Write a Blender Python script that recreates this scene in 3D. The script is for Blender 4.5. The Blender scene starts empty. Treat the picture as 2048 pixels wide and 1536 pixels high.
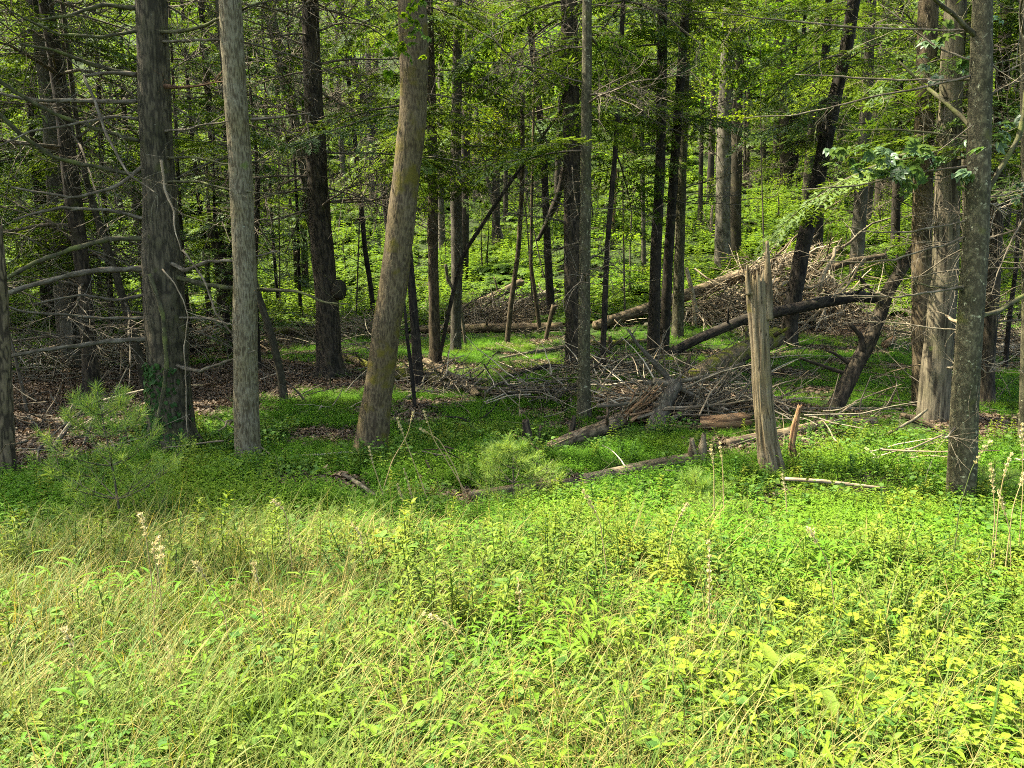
import bpy, math, random
import numpy as np
from mathutils import Vector, Matrix

SC = bpy.context.scene
rng = np.random.default_rng(7)
random.seed(7)
R = math.radians

# ------------------------------------------------------------------ camera, world, sun, exposure
CAMZ, PITCH, FPX = 2.0, R(8.5), 1538.0          # FPX: focal length in pixels of a 2048 px wide frame
cam_d = bpy.data.cameras.new('camera')
cam = bpy.data.objects.new('camera', cam_d)
SC.collection.objects.link(cam)
cam.location = (0, 0, CAMZ)
cam.rotation_euler = (R(90) - PITCH, 0, 0)
cam_d.sensor_width = 36.0
cam_d.lens = 36.0 * FPX / 2048.0
cam_d.clip_end = 2000
cam_d.clip_start = 0.05
SC.camera = cam

SUN_EL, SUN_AZ = R(57), R(-76)                  # azimuth of the sun measured from +Y towards +X
SUNDIR = np.array([math.sin(SUN_AZ) * math.cos(SUN_EL), math.cos(SUN_AZ) * math.cos(SUN_EL), math.sin(SUN_EL)])
world = bpy.data.worlds.new('World')
SC.world = world
world.use_nodes = True
wn = world.node_tree.nodes; wl = world.node_tree.links
wn.clear()
wout = wn.new('ShaderNodeOutputWorld'); wbg = wn.new('ShaderNodeBackground'); sky = wn.new('ShaderNodeTexSky')
sky.sky_type = 'NISHITA'; sky.sun_disc = False
sky.sun_elevation = SUN_EL; sky.sun_rotation = SUN_AZ
sky.dust_density = 4.0; sky.air_density = 1.0
wbg.inputs[1].default_value = 0.14
wl.new(sky.outputs[0], wbg.inputs[0]); wl.new(wbg.outputs[0], wout.inputs[0])
sun_d = bpy.data.lights.new('sun', 'SUN'); sun_d.energy = 4.9; sun_d.angle = R(0.55); sun_d.color = (1.0, 0.93, 0.80)
sun = bpy.data.objects.new('sun', sun_d); SC.collection.objects.link(sun)
sun.rotation_euler = Vector(SUNDIR).to_track_quat('Z', 'Y').to_euler()
sun.location = (-20, -8, 40)
SC.view_settings.view_transform = 'Standard'; SC.view_settings.look = 'None'
SC.view_settings.gamma = 1.0; SC.view_settings.use_curve_mapping = False
SC.view_settings.exposure = 2.45
try:
    SC.cycles.max_bounces = 6; SC.cycles.diffuse_bounces = 3; SC.cycles.glossy_bounces = 2
    SC.cycles.transmission_bounces = 5; SC.cycles.transparent_max_bounces = 4
    SC.cycles.caustics_reflective = False; SC.cycles.caustics_refractive = False
    SC.cycles.sample_clamp_indirect = 6.0
    SC.cycles.use_denoising = False
    SC.cycles.pixel_filter_type = 'BLACKMAN_HARRIS'; SC.cycles.filter_width = 1.0
    SC.cycles.adaptive_threshold = 0.02
except Exception:
    pass

# ------------------------------------------------------------------ numpy noise
def _hash(ix, iy, iz):
    h = (ix.astype(np.int64) * 374761393 + iy.astype(np.int64) * 668265263 + iz.astype(np.int64) * 2147483647 + 1013904223) & 0xffffffff
    h = ((h ^ (h >> 13)) * 1274126177) & 0xffffffff
    h = ((h ^ (h >> 16)) * 2246822519) & 0xffffffff
    return ((h ^ (h >> 15)) & 0xffff) / 65535.0
def vnoise(p):
    p = np.asarray(p, float)
    i = np.floor(p).astype(np.int64); f = p - i; f = f * f * (3 - 2 * f)
    r = 0
    for a in (0, 1):
        for b in (0, 1):
            for c in (0, 1):
                w = (f[..., 0] if a else 1 - f[..., 0]) * (f[..., 1] if b else 1 - f[..., 1]) * (f[..., 2] if c else 1 - f[..., 2])
                r = r + w * _hash(i[..., 0] + a, i[..., 1] + b, i[..., 2] + c)
    return r
def fbm(p, o=3):
    s = 0; a = .5; t = 0
    p = np.asarray(p, float)
    for k in range(o):
        s = s + a * vnoise(p * (2 ** k) + 17.3 * k); t += a; a *= .5
    return s / t

# ------------------------------------------------------------------ terrain
def sstep(a, b, x):
    t = np.clip((x - a) / (b - a), 0, 1); return t * t * (3 - 2 * t)
def terr(x, y):
    x = np.asarray(x, float); y = np.asarray(y, float)
    near = 0.38 * sstep(6.0, 1.5, y)
    p = np.stack([x * .35 + 40, y * .35 + 40, np.zeros_like(x + y)], -1)
    bump = (fbm(p, 3) - .5) * .28 * sstep(2, 7, y)
    y0 = 30 - 6.5 * sstep(-4, 6, x)
    d = y - y0
    soft = np.where(d > 8, d, 8 * np.log1p(np.exp(np.clip(d / 8 * 2.2, -30, 30))) / 2.2) - 8 * math.log(1 + math.exp(-30))
    soft = np.where(d > 30, d, soft)
    hill = .26 * soft * sstep(14, 24, y) + .34 * np.maximum(y - 58, 0) - .2 * np.maximum(y - 140, 0)
    q = np.stack([x * .09 + 7, y * .09 + 3, np.zeros_like(x + y)], -1)
    hill = hill + (fbm(q, 3) - .5) * 2.2 * sstep(26, 50, y)
    back = -0.3 * sstep(0, -12, y)
    return near + bump + hill + back
def ray(px, py):
    u = (px - 1024) / FPX; v = (py - 768) / FPX
    cp, sp = math.cos(PITCH), math.sin(PITCH)
    return np.array([u, cp - v * sp, -sp - v * cp])
def G(px, py, tmax=160):
    d = ray(px, py); t = 1.2
    while t < tmax:
        p = d * t
        if CAMZ + p[2] <= float(terr(p[0], p[1])): break
        t += .04 + t * .004
    p = d * t
    return np.array([p[0], p[1], float(terr(p[0], p[1]))])
def P(px, py, Y):
    d = ray(px, py); t = Y / d[1]
    return np.array([d[0] * t, Y, CAMZ + d[2] * t]), t
def proj(p):
    p = np.asarray(p, float); cp, sp = math.cos(PITCH), math.sin(PITCH)
    z = p[..., 2] - CAMZ
    t = p[..., 1] * cp - z * sp; up = p[..., 1] * sp + z * cp
    t = np.where(np.abs(t) < 1e-3, 1e-3, t)
    return 1024 + p[..., 0] / t * FPX, 768 - up / t * FPX, t

# ------------------------------------------------------------------ mesh builder
class MB:
    def __init__(s): s.V = []; s.Q = []; s.T = []; s.A = []; s.B = []; s.n = 0
    def add(s, v, q=None, t=None, var=None, bk=None):
        v = np.asarray(v, float).reshape(-1, 3); m = len(v)
        if q is not None and len(q): s.Q.append(np.asarray(q, np.int64).reshape(-1, 4) + s.n)
        if t is not None and len(t): s.T.append(np.asarray(t, np.int64).reshape(-1, 3) + s.n)
        s.V.append(v)
        s.A.append(np.broadcast_to(np.asarray(0.5 if var is None else var, float), (m,)))
        s.B.append(v if bk is None else bk)
        s.n += m
    def mesh(s, name, mat, loc=None, smooth=True):
        V = np.concatenate(s.V) if s.V else np.zeros((0, 3))
        Q = np.concatenate(s.Q) if s.Q else np.zeros((0, 4), np.int64)
        T = np.concatenate(s.T) if s.T else np.zeros((0, 3), np.int64)
        if loc is not None: V = V - np.asarray(loc)
        me = bpy.data.meshes.new(name)
        me.vertices.add(len(V)); me.vertices.foreach_set('co', V.astype(np.float32).ravel())
        nl = Q.size + T.size
        me.loops.add(nl); me.loops.foreach_set('vertex_index', np.concatenate([Q.ravel(), T.ravel()]).astype(np.int32))
        me.polygons.add(len(Q) + len(T))
        st = np.concatenate([np.arange(len(Q)) * 4, Q.size + np.arange(len(T)) * 3]).astype(np.int32)
        me.polygons.foreach_set('loop_start', st)
        me.polygons.foreach_set('use_smooth', np.full(len(Q) + len(T), smooth))
        a = me.attributes.new('var', 'FLOAT', 'POINT'); a.data.foreach_set('value', np.concatenate(s.A).astype(np.float32) if s.A else np.zeros(0, np.float32))
        b = me.attributes.new('bk', 'FLOAT_VECTOR', 'POINT'); b.data.foreach_set('vector', (np.concatenate(s.B) if s.B else np.zeros((0, 3))).astype(np.float32).ravel())
        me.update(calc_edges=True)
        if mat: me.materials.append(mat)
        return me

def norm(v): return v / (np.linalg.norm(v, axis=-1, keepdims=True) + 1e-9)
def resample(pts, rad, ds):
    pts = np.asarray(pts, float); rad = np.asarray(rad, float)
    L = np.concatenate([[0], np.cumsum(np.linalg.norm(np.diff(pts, axis=0), axis=1))])
    n = max(3, int(L[-1] / ds) + 1)
    s = np.linspace(0, L[-1], n)
    # smooth (Catmull-like) by interpolating then blurring
    out = np.stack([np.interp(s, L, pts[:, k]) for k in range(3)], 1); rr = np.interp(s, L, rad)
    k = max(1, int(n / max(len(pts), 2) * .35))
    if k > 1:
        ker = np.hanning(2 * k + 3)[1:-1]; ker /= ker.sum()
        pad = len(ker) // 2
        for c in range(3):
            e0 = 2 * out[0, c] - out[pad:0:-1, c][:pad] if n > pad else np.full(pad, out[0, c])
            e1 = 2 * out[-1, c] - out[-2:-2 - pad:-1, c] if n > pad + 1 else np.full(pad, out[-1, c])
            if len(e0) == pad and len(e1) == pad:
                out[:, c] = np.convolve(np.concatenate([e0, out[:, c], e1]), ker, 'valid')[:n]
    return out, rr, s
def tube(mb, pts, rad, sides=6, bark=0.0, kind='ridge', seed=0, cap=True, var=.5, flare=0, ref=None, s=None, jag=0):
    pts = np.asarray(pts, float); rad = np.broadcast_to(np.asarray(rad, float), (len(pts),)).copy(); n = len(pts)
    t = norm(np.gradient(pts, axis=0))
    d = pts[-1] - pts[0]
    if ref is None:
        ax = int(np.argmin(np.abs(d))); ref = np.zeros(3); ref[ax] = 1
    b = norm(np.cross(t, ref)); nn = np.cross(b, t)
    th = np.linspace(0, 2 * math.pi, sides, endpoint=False)
    if s is None: s = np.concatenate([[0], np.cumsum(np.linalg.norm(np.diff(pts, axis=0), axis=1))])
    c, sn = np.cos(th), np.sin(th)
    RR = np.repeat(rad[:, None], sides, 1)
    vv = np.full((n, sides), float(var))
    r0 = float(np.median(rad))
    cyl = np.stack([RR * c, RR * sn, np.repeat(s[:, None], sides, 1)], -1)
    if bark > 0:
        off = seed * 13.7
        if kind == 'ridge':
            w = (fbm(cyl * np.array([9, 9, 3.]) + off, 2) - .5) * .9
            q = np.stack([c * r0, sn * r0], -1)[None] * 84
            p = np.stack([q[..., 0] + w * 2.2, q[..., 1] + w * 2.2, cyl[..., 2] * 19 + 0 * w], -1)
            h = 1 - np.abs(vnoise(p + off) * 2 - 1) ** .8 * 1.0
            p2 = p * np.array([2.2, 2.2, 2.6]) + 31
            h = np.clip(h * .75 + .35 * vnoise(p2), 0, 1)
        elif kind == 'plate':
            p = cyl * np.array([44, 44, 8.]) + off
            w = fbm(cyl * 6 + off, 2) * 2
            a = vnoise(p + w[..., None]); h = np.clip(1.6 * np.abs(a * 2 - 1) ** .6, 0, 1)
            h = h * .7 + .3 * vnoise(cyl * np.array([60, 60, 25.]) + off)
        elif kind == 'scaly':
            p = cyl * np.array([55, 55, 40.]) + off
            h = vnoise(p) * .6 + .4 * vnoise(p * 2.1 + 9)
        else:
            p = cyl * np.array([38, 38, 2.4]) + off
            h = 1 - np.abs(vnoise(p) * 2 - 1) ** 1.3
            h = h * .7 + .3 * vnoise(p * np.array([2.3, 2.3, 3]))
        lump = fbm(cyl * np.array([4, 4, 2.2]) + off, 2) - .5
        RR = RR + (h - .6) * bark + lump * r0 * .16
        vv = h
    if flare > 0:
        lob = .5 + .5 * np.sin(th * 5 + seed) * np.sin(th * 2 + seed * 2.1)
        RR = RR * (1 + flare * 1.5 * np.exp(-np.maximum(s - .1, 0) / .2)[:, None] * (.35 + lob[None]))
    pos = pts[:, None] + (b[:, None] * c[None, :, None] + nn[:, None] * sn[None, :, None]) * RR[..., None]
    if jag:
        jj = vnoise(np.stack([c * 5 + seed, sn * 5, 0 * c], -1)) + .5 * vnoise(np.stack([c * 17 + seed, sn * 17, 0 * c], -1))
        pos[-1] += t[-1] * (jj[:, None] * jag)
        pos[-2] += t[-2] * (jj[:, None] * jag * .5)
    i = np.arange(n - 1)[:, None] * sides; j = np.arange(sides)[None]
    a = i + j; bb = i + (j + 1) % sides
    q = np.stack([a, bb, bb + sides, a + sides], -1).reshape(-1, 4)
    V = pos.reshape(-1, 3); B = cyl.reshape(-1, 3); A = vv.reshape(-1)
    tr = []
    if cap:
        V = np.concatenate([V, pts[:1] - 0 * t[:1], pts[-1:] + t[-1:] * rad[-1] * (.4 if not jag else -.3)]); B = np.concatenate([B, cyl[0, :1] * 0, cyl[-1, :1] * np.array([0, 0, 1])])
        A = np.concatenate([A, [A[0], .9 if jag else A[-1]]])
        k = n * sides; jr = np.arange(sides)
        tr = np.concatenate([np.stack([(jr + 1) % sides, jr, np.full(sides, k)], 1), np.stack([(n - 1) * sides + jr, (n - 1) * sides + (jr + 1) % sides, np.full(sides, k + 1)], 1)])
    mb.add(V, q, tr, A, B)

def leaves(mb, base, d, up, L, W, var, curl=.25, fold=.25):
    """N lanceolate leaves of 8 vertices folded along the midrib and bent down to the tip"""
    base = np.atleast_2d(base); N = len(base)
    d = norm(np.broadcast_to(d, (N, 3))); up = np.broadcast_to(up, (N, 3))
    side = norm(np.cross(d, up)); up = np.cross(side, d)
    L = np.broadcast_to(L, (N,))[:, None]; W = np.broadcast_to(W, (N,))[:, None]
    def pt(f, sd, h): return base + d * L * f + side * W * sd + up * (h * L)
    c = curl
    m0 = base; m1 = pt(.33, 0, -.02 * c); m2 = pt(.68, 0, -.28 * c); m3 = pt(1 - .12 * abs(c), 0, -.8 * c)
    l1 = pt(.28, .5, -.02 * c) + up * W * fold; l2 = pt(.64, .40, -.26 * c) + up * W * fold * .8
    r1 = pt(.28, -.5, -.02 * c) + up * W * fold; r2 = pt(.64, -.40, -.26 * c) + up * W * fold * .8
    V = np.stack([m0, m1, m2, m3, l1, l2, r1, r2], 1).reshape(-1, 3)
    o = (np.arange(N) * 8)[:, None]
    q = np.concatenate([o + np.array([[1, 4, 5, 2]]), o + np.array([[1, 2, 7, 6]])])
    t = np.concatenate([o + np.array([[0, 4, 1]]), o + np.array([[2, 5, 3]]), o + np.array([[0, 1, 6]]), o + np.array([[2, 3, 7]])])
    mb.add(V, q, t, np.repeat(np.broadcast_to(var, (N,)), 8))
def strips(mb, base, d, up, L, W, var):
    """N diamond strips (two triangles): needle sprays and far leaves"""
    base = np.atleast_2d(base); N = len(base)
    d = norm(np.broadcast_to(d, (N, 3))); side = norm(np.cross(d, np.broadcast_to(up, (N, 3))))
    L = np.broadcast_to(L, (N,))[:, None]; W = np.broadcast_to(W, (N,))[:, None]
    V = np.stack([base, base + d * L * .42 + side * W * .5, base + d * L, base + d * L * .42 - side * W * .5], 1).reshape(-1, 3)
    mb.add(V, (np.arange(N) * 4)[:, None] + np.arange(4)[None], None, np.repeat(np.broadcast_to(var, (N,)), 4))
def blades(mb, base, az, lean, L, W, var, nseg=5, droop=1.2):
    N = len(base); f = np.linspace(0, 1, nseg + 1)
    ang = (R(90) - lean)[:, None] - (droop * np.ones(N))[:, None] * f[None] ** 1.5     # elevation along the blade
    dz = np.sin(ang); dh = np.cos(ang)
    st = (L / nseg)[:, None]
    z = np.concatenate([np.zeros((N, 1)), np.cumsum(dz[:, 1:] * st, 1)], 1); h = np.concatenate([np.zeros((N, 1)), np.cumsum(dh[:, 1:] * st, 1)], 1)
    ca, sa = np.cos(az)[:, None], np.sin(az)[:, None]
    ctr = np.stack([base[:, :1] + h * ca, base[:, 1:2] + h * sa, base[:, 2:] + z], -1)
    tw = az[:, None] + R(90) + .5 * f[None]
    w = (W[:, None] * (1 - f[None] ** 2.2) * .5 + W[:, None] * .02)
    sd = np.stack([np.cos(tw) * w, np.sin(tw) * w, np.zeros_like(w)], -1)
    V = np.stack([ctr - sd, ctr + sd], 2).reshape(-1, 3)
    k = np.arange(nseg); o = (np.arange(N) * (nseg + 1) * 2)[:, None]
    q = np.stack([o + 2 * k, o + 2 * k + 1, o + 2 * k + 3, o + 2 * k + 2], -1).reshape(-1, 4)
    mb.add(V, q, None, np.repeat(np.broadcast_to(var, (N,)), (nseg + 1) * 2))

# ------------------------------------------------------------------ materials
def newmat(name):
    m = bpy.data.materials.new(name); m.use_nodes = True; nt = m.node_tree; nt.nodes.clear()
    return m, nt.nodes, nt.links
def leafmat(name, c_a, c_b, c_c=None, trans=.45, tcol=None, rough=.6, patch=1.2, spec=.12):
    """c_a..c_b by leaf, c_c by patches"""
    m, n, l = newmat(name)
    out = n.new('ShaderNodeOutputMaterial'); mix = n.new('ShaderNodeMixShader'); pb = n.new('ShaderNodeBsdfPrincipled'); tr = n.new('ShaderNodeBsdfTranslucent')
    at = n.new('ShaderNodeAttribute'); at.attribute_name = 'var'
    oi = n.new('ShaderNodeObjectInfo'); ge = n.new('ShaderNodeNewGeometry')
    nz = n.new('ShaderNodeTexNoise'); nz.inputs['Scale'].default_value = patch; nz.inputs['Detail'].default_value = 3
    l.new(ge.outputs['Position'], nz.inputs['Vector'])
    ad = n.new('ShaderNodeMath'); ad.operation = 'MULTIPLY_ADD'; ad.inputs[1].default_value = .45; l.new(oi.outputs['Random'], ad.inputs[0])
    sb = n.new('ShaderNodeMath'); sb.operation = 'SUBTRACT'; sb.inputs[1].default_value = .22; sb.use_clamp = True
    l.new(at.outputs['Fac'], ad.inputs[2]); l.new(ad.outputs[0], sb.inputs[0])
    m1 = n.new('ShaderNodeMix'); m1.data_type = 'RGBA'; m1.inputs[6].default_value = (*c_a, 1); m1.inputs[7].default_value = (*c_b, 1)
    l.new(sb.outputs[0], m1.inputs[0])
    col = m1.outputs[2]
    if c_c:
        rp = n.new('ShaderNodeMapRange'); rp.inputs[1].default_value = .5; rp.inputs[2].default_value = .68; l.new(nz.outputs['Fac'], rp.inputs[0])
        m2 = n.new('ShaderNodeMix'); m2.data_type = 'RGBA'; m2.inputs[7].default_value = (*c_c, 1); l.new(col, m2.inputs[6]); l.new(rp.outputs[0], m2.inputs[0]); col = m2.outputs[2]
    l.new(col, pb.inputs['Base Color']); pb.inputs['Roughness'].default_value = rough; pb.inputs['Specular IOR Level'].default_value = spec
    tm = n.new('ShaderNodeMix'); tm.data_type = 'RGBA'; tm.blend_type = 'MULTIPLY'; tm.inputs[0].default_value = 1; tm.inputs[7].default_value = (*(tcol or (1.5, 1.45, .7)), 1)
    l.new(col, tm.inputs[6]); l.new(tm.outputs[2], tr.inputs[0])
    mix.inputs[0].default_value = trans; l.new(pb.outputs[0], mix.inputs[1]); l.new(tr.outputs[0], mix.inputs[2]); l.new(mix.outputs[0], out.inputs[0])
    return m
def barkmat(name, ridge, crev, lichen=0.0, moss=0.0, stretch=.12, scale=60, bump=.5, lc=(.42, .45, .36), mc=(.09, .12, .02), rough=.9, big=None, crack=0):
    m, n, l = newmat(name)
    out = n.new('ShaderNodeOutputMaterial'); pb = n.new('ShaderNodeBsdfPrincipled'); l.new(pb.outputs[0], out.inputs[0])
    pb.inputs['Roughness'].default_value = rough; pb.inputs['Specular IOR Level'].default_value = .15
    at = n.new('ShaderNodeAttribute'); at.attribute_name = 'bk'; va = n.new('ShaderNodeAttribute'); va.attribute_name = 'var'
    oi = n.new('ShaderNodeObjectInfo')
    mp = n.new('ShaderNodeMapping'); mp.inputs['Scale'].default_value = (1, 1, stretch); l.new(at.outputs['Vector'], mp.inputs['Vector'])
    ofs = n.new('ShaderNodeCombineXYZ'); om = n.new('ShaderNodeMath'); om.operation = 'MULTIPLY'; om.inputs[1].default_value = 37; l.new(oi.outputs['Random'], om.inputs[0])
    for k in range(3): l.new(om.outputs[0], ofs.inputs[k])
    l.new(ofs.outputs[0], mp.inputs['Location'])
    nz = n.new('ShaderNodeTexNoise'); nz.inputs['Scale'].default_value = scale; nz.inputs['Detail'].default_value = 5; nz.inputs['Roughness'].default_value = .65; l.new(mp.outputs[0], nz.inputs['Vector'])
    f = n.new('ShaderNodeMath'); f.operation = 'MULTIPLY_ADD'; f.inputs[1].default_value = 2.0; l.new(nz.outputs['Fac'], f.inputs[0])
    v2 = n.new('ShaderNodeMath'); v2.operation = 'MULTIPLY_ADD'; v2.inputs[1].default_value = 2.2; v2.inputs[2].default_value = -1.95; l.new(va.outputs['Fac'], v2.inputs[0]); l.new(v2.outputs[0], f.inputs[2])
    f.use_clamp = True
    mx = n.new('ShaderNodeMix'); mx.data_type = 'RGBA'; mx.inputs[6].default_value = (*crev, 1); mx.inputs[7].default_value = (*ridge, 1); l.new(f.outputs[0], mx.inputs[0]); col = mx.outputs[2]
    # slow tone changes along the stem
    n2 = n.new('ShaderNodeTexNoise'); n2.inputs['Scale'].default_value = 4.5; n2.inputs['Detail'].default_value = 3; l.new(at.outputs['Vector'], n2.inputs['Vector'])
    hs = n.new('ShaderNodeMix'); hs.data_type = 'RGBA'; hs.blend_type = 'MULTIPLY'; hs.inputs[7].default_value = (.55, .6, .5, 1) if big is None else (*big, 1)
    mr = n.new('ShaderNodeMapRange'); mr.inputs[1].default_value = .4; mr.inputs[2].default_value = .7; l.new(n2.outputs['Fac'], mr.inputs[0]); l.new(mr.outputs[0], hs.inputs[0]); l.new(col, hs.inputs[6]); col = hs.outputs[2]
    if crack:
        cm = n.new('ShaderNodeMapping'); cm.inputs['Scale'].default_value = (1, 1, .035); l.new(at.outputs['Vector'], cm.inputs['Vector'])
        vo = n.new('ShaderNodeTexVoronoi'); vo.feature = 'DISTANCE_TO_EDGE'; vo.inputs['Scale'].default_value = 42; l.new(cm.outputs[0], vo.inputs['Vector'])
        cr = n.new('ShaderNodeMapRange'); cr.inputs[1].default_value = .0; cr.inputs[2].default_value = .045; l.new(vo.outputs['Distance'], cr.inputs[0])
        cx = n.new('ShaderNodeMix'); cx.data_type = 'RGBA'; cx.inputs[6].default_value = (*[c * .35 for c in crev], 1); l.new(cr.outputs[0], cx.inputs[0]); l.new(col, cx.inputs[7]); col = cx.outputs[2]
    if lichen:
        n3 = n.new('ShaderNodeTexNoise'); n3.inputs['Scale'].default_value = 26; n3.inputs['Detail'].default_value = 6; n3.inputs['Roughness'].default_value = .7; l.new(at.outputs['Vector'], n3.inputs['Vector'])
        m3 = n.new('ShaderNodeMapRange'); m3.inputs[1].default_value = .70 - .2 * lichen; m3.inputs[2].default_value = .76 - .2 * lichen; l.new(n3.outputs['Fac'], m3.inputs[0])
        x3 = n.new('ShaderNodeMix'); x3.data_type = 'RGBA'; x3.inputs[7].default_value = (*lc, 1); l.new(m3.outputs[0], x3.inputs[0]); l.new(col, x3.inputs[6]); col = x3.outputs[2]
    if moss:
        n4 = n.new('ShaderNodeTexNoise'); n4.inputs['Scale'].default_value = 5; n4.inputs['Detail'].default_value = 6; l.new(at.outputs['Vector'], n4.inputs['Vector'])
        m4 = n.new('ShaderNodeMapRange'); m4.inputs[1].default_value = .72 - .34 * moss; m4.inputs[2].default_value = .84 - .34 * moss; l.new(n4.outputs['Fac'], m4.inputs[0])
        x4 = n.new('ShaderNodeMix'); x4.data_type = 'RGBA'; x4.inputs[7].default_value = (*mc, 1); l.new(m4.outputs[0], x4.inputs[0]); l.new(col, x4.inputs[6]); col = x4.outputs[2]
    l.new(col, pb.inputs['Base Color'])
    bp = n.new('ShaderNodeBump'); bp.inputs['Strength'].default_value = bump; bp.inputs['Distance'].default_value = .012; l.new(nz.outputs['Fac'], bp.inputs['Height']); l.new(bp.outputs[0], pb.inputs['Normal'])
    return m
M = {}
M['ash'] = barkmat('bark_ash', (.175, .152, .088), (.066, .053, .028), lichen=.25, moss=.15, stretch=.2, scale=130, lc=(.25, .25, .16), big=(.85, .82, .65))
M['ash_moss'] = barkmat('bark_oak_mossy', (.125, .096, .048), (.048, .035, .018), lichen=.12, moss=.55, stretch=.2, scale=130, mc=(.085, .068, .010), lc=(.20, .19, .12), big=(.8, .78, .6))
M['hem'] = barkmat('bark_hemlock', (.098, .080, .044), (.034, .028, .016), lichen=.2, moss=.3, stretch=.15, scale=100, lc=(.19, .19, .12), mc=(.06, .062, .016))
M['dark'] = barkmat('bark_dark', (.070, .053, .031), (.020, .016, .010), lichen=.25, moss=.25, stretch=.2, scale=90, lc=(.15, .15, .09), mc=(.05, .052, .013))
M['black'] = barkmat('bark_black', (.046, .036, .023), (.014, .011, .008), lichen=.2, moss=.1, stretch=.2, scale=60, lc=(.13, .13, .09))
M['grey'] = barkmat('bark_grey', (.145, .128, .086), (.05, .042, .028), lichen=.35, stretch=.15, scale=90, lc=(.24, .23, .16))
M['brown'] = barkmat('bark_brown', (.155, .115, .060), (.042, .031, .017), lichen=.2, moss=.1, stretch=.15, scale=90, lc=(.22, .2, .12))
M['scaly'] = barkmat('bark_scaly', (.140, .125, .064), (.045, .039, .02), lichen=.5, moss=.3, stretch=.6, scale=90, lc=(.29, .285, .16), mc=(.075, .075, .018))
M['pale'] = barkmat('bark_pale_fluted', (.150, .124, .073), (.040, .032, .019), lichen=.2, moss=.15, stretch=.08, scale=90, lc=(.3, .28, .2))
M['snag'] = barkmat('weathered_wood', (.185, .150, .086), (.070, .053, .028), moss=.22, stretch=.04, scale=130, bump=.9, mc=(.10, .085, .018), big=(.85, .8, .6), crack=1)
M['dead'] = barkmat('dead_branch_wood', (.25, .215, .14), (.085, .068, .042), lichen=.3, moss=.1, stretch=.3, scale=80, lc=(.30, .30, .2))
M['deadgreen'] = barkmat('dead_branch_mossy', (.135, .125, .058), (.045, .04, .02), lichen=.3, moss=.7, stretch=.3, scale=80, mc=(.09, .10, .025), lc=(.2, .21, .12))
M['bleach'] = barkmat('bleached_wood', (.46, .39, .26), (.20, .155, .09), stretch=.06, scale=60, big=(.8, .75, .65))
M['log'] = barkmat('log_bark_brown', (.21, .155, .085), (.06, .043, .024), lichen=.25, moss=.3, stretch=.12, scale=80, lc=(.25, .23, .15), mc=(.075, .075, .015))
M['logmoss'] = barkmat('log_mossy', (.14, .105, .055), (.045, .033, .018), lichen=.2, moss=.8, stretch=.15, scale=80, mc=(.12, .12, .012), lc=(.2, .2, .12))
M['rot'] = barkmat('rotten_wood', (.30, .185, .085), (.08, .045, .022), stretch=.05, scale=90, bump=1.0, moss=.15, big=(.7, .6, .5), crack=1)
M['twig'] = barkmat('twig_wood', (.19, .16, .105), (.07, .056, .036), lichen=.3, stretch=.4, scale=60, bump=.2, lc=(.28, .27, .19))
M['stemgreen'] = barkmat('green_stem', (.12, .16, .04), (.06, .07, .02), stretch=.4, scale=60, bump=.1)
M['stemred'] = barkmat('straw_stem', (.42, .33, .15), (.28, .19, .08), stretch=.4, scale=60, bump=.1)

M['grass'] = leafmat('grass_blades', (.046, .098, .012), (.27, .21, .065), (.085, .13, .016), trans=.28, tcol=(1.4, 1.4, .6))
M['stilt'] = leafmat('stiltgrass_leaf', (.056, .150, .011), (.115, .210, .015), (.13, .19, .015), trans=.38, tcol=(1.25, 1.45, .6), patch=.5, spec=.1)
M['forb'] = leafmat('weed_leaf', (.044, .104, .013), (.135, .182, .019), (.165, .185, .020), trans=.32, tcol=(1.45, 1.45, .5), patch=2.0)
M['forbdark'] = leafmat('weed_leaf_dark', (.035, .090, .016), (.07, .14, .022), trans=.38)
M['yellow'] = leafmat('yellow_leaf', (.14, .21, .018), (.23, .28, .022), trans=.42, tcol=(1.3, 1.4, .6))
M['vine'] = leafmat('round_leaf', (.055, .13, .022), (.12, .185, .026), trans=.40, tcol=(1.4, 1.45, .6))
M['fern'] = leafmat('fern_leaf', (.055, .115, .012), (.13, .19, .020), (.07, .13, .014), trans=.48, patch=.35)
M['hemleaf'] = leafmat('hemlock_needles', (.032, .072, .013), (.120, .175, .030), (.085, .135, .020), trans=.36, tcol=(1.7, 1.6, .6), patch=.6, spec=.25)
M['maple'] = leafmat('maple_leaf', (.050, .120, .012), (.125, .19, .020), (.15, .19, .018), trans=.5, tcol=(1.6, 1.6, .5), patch=.5)
M['glow'] = leafmat('beech_leaf', (.11, .17, .012), (.20, .23, .015), trans=.55, tcol=(1.5, 1.5, .5))
M['oak'] = leafmat('oak_leaf', (.045, .095, .03), (.09, .14, .055), trans=.32, spec=.4, rough=.4)
M['pine'] = leafmat('pine_needles', (.075, .165, .028), (.21, .28, .055), trans=.38)
M['litter'] = leafmat('dead_leaf', (.040, .028, .016), (.185, .135, .080), (.085, .06, .035), trans=.12, tcol=(1.2, 1, .8), patch=2.5)
M['seed'] = leafmat('seed_head', (.36, .30, .12), (.60, .52, .26), trans=.3, tcol=(1, 1, .9))
M['flower'] = leafmat('pink_flower', (.45, .22, .36), (.55, .35, .45), trans=.3, tcol=(1, 1, 1))
M['ivy'] = leafmat('creeper_leaf', (.022, .06, .012), (.04, .09, .018), trans=.3)

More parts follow.
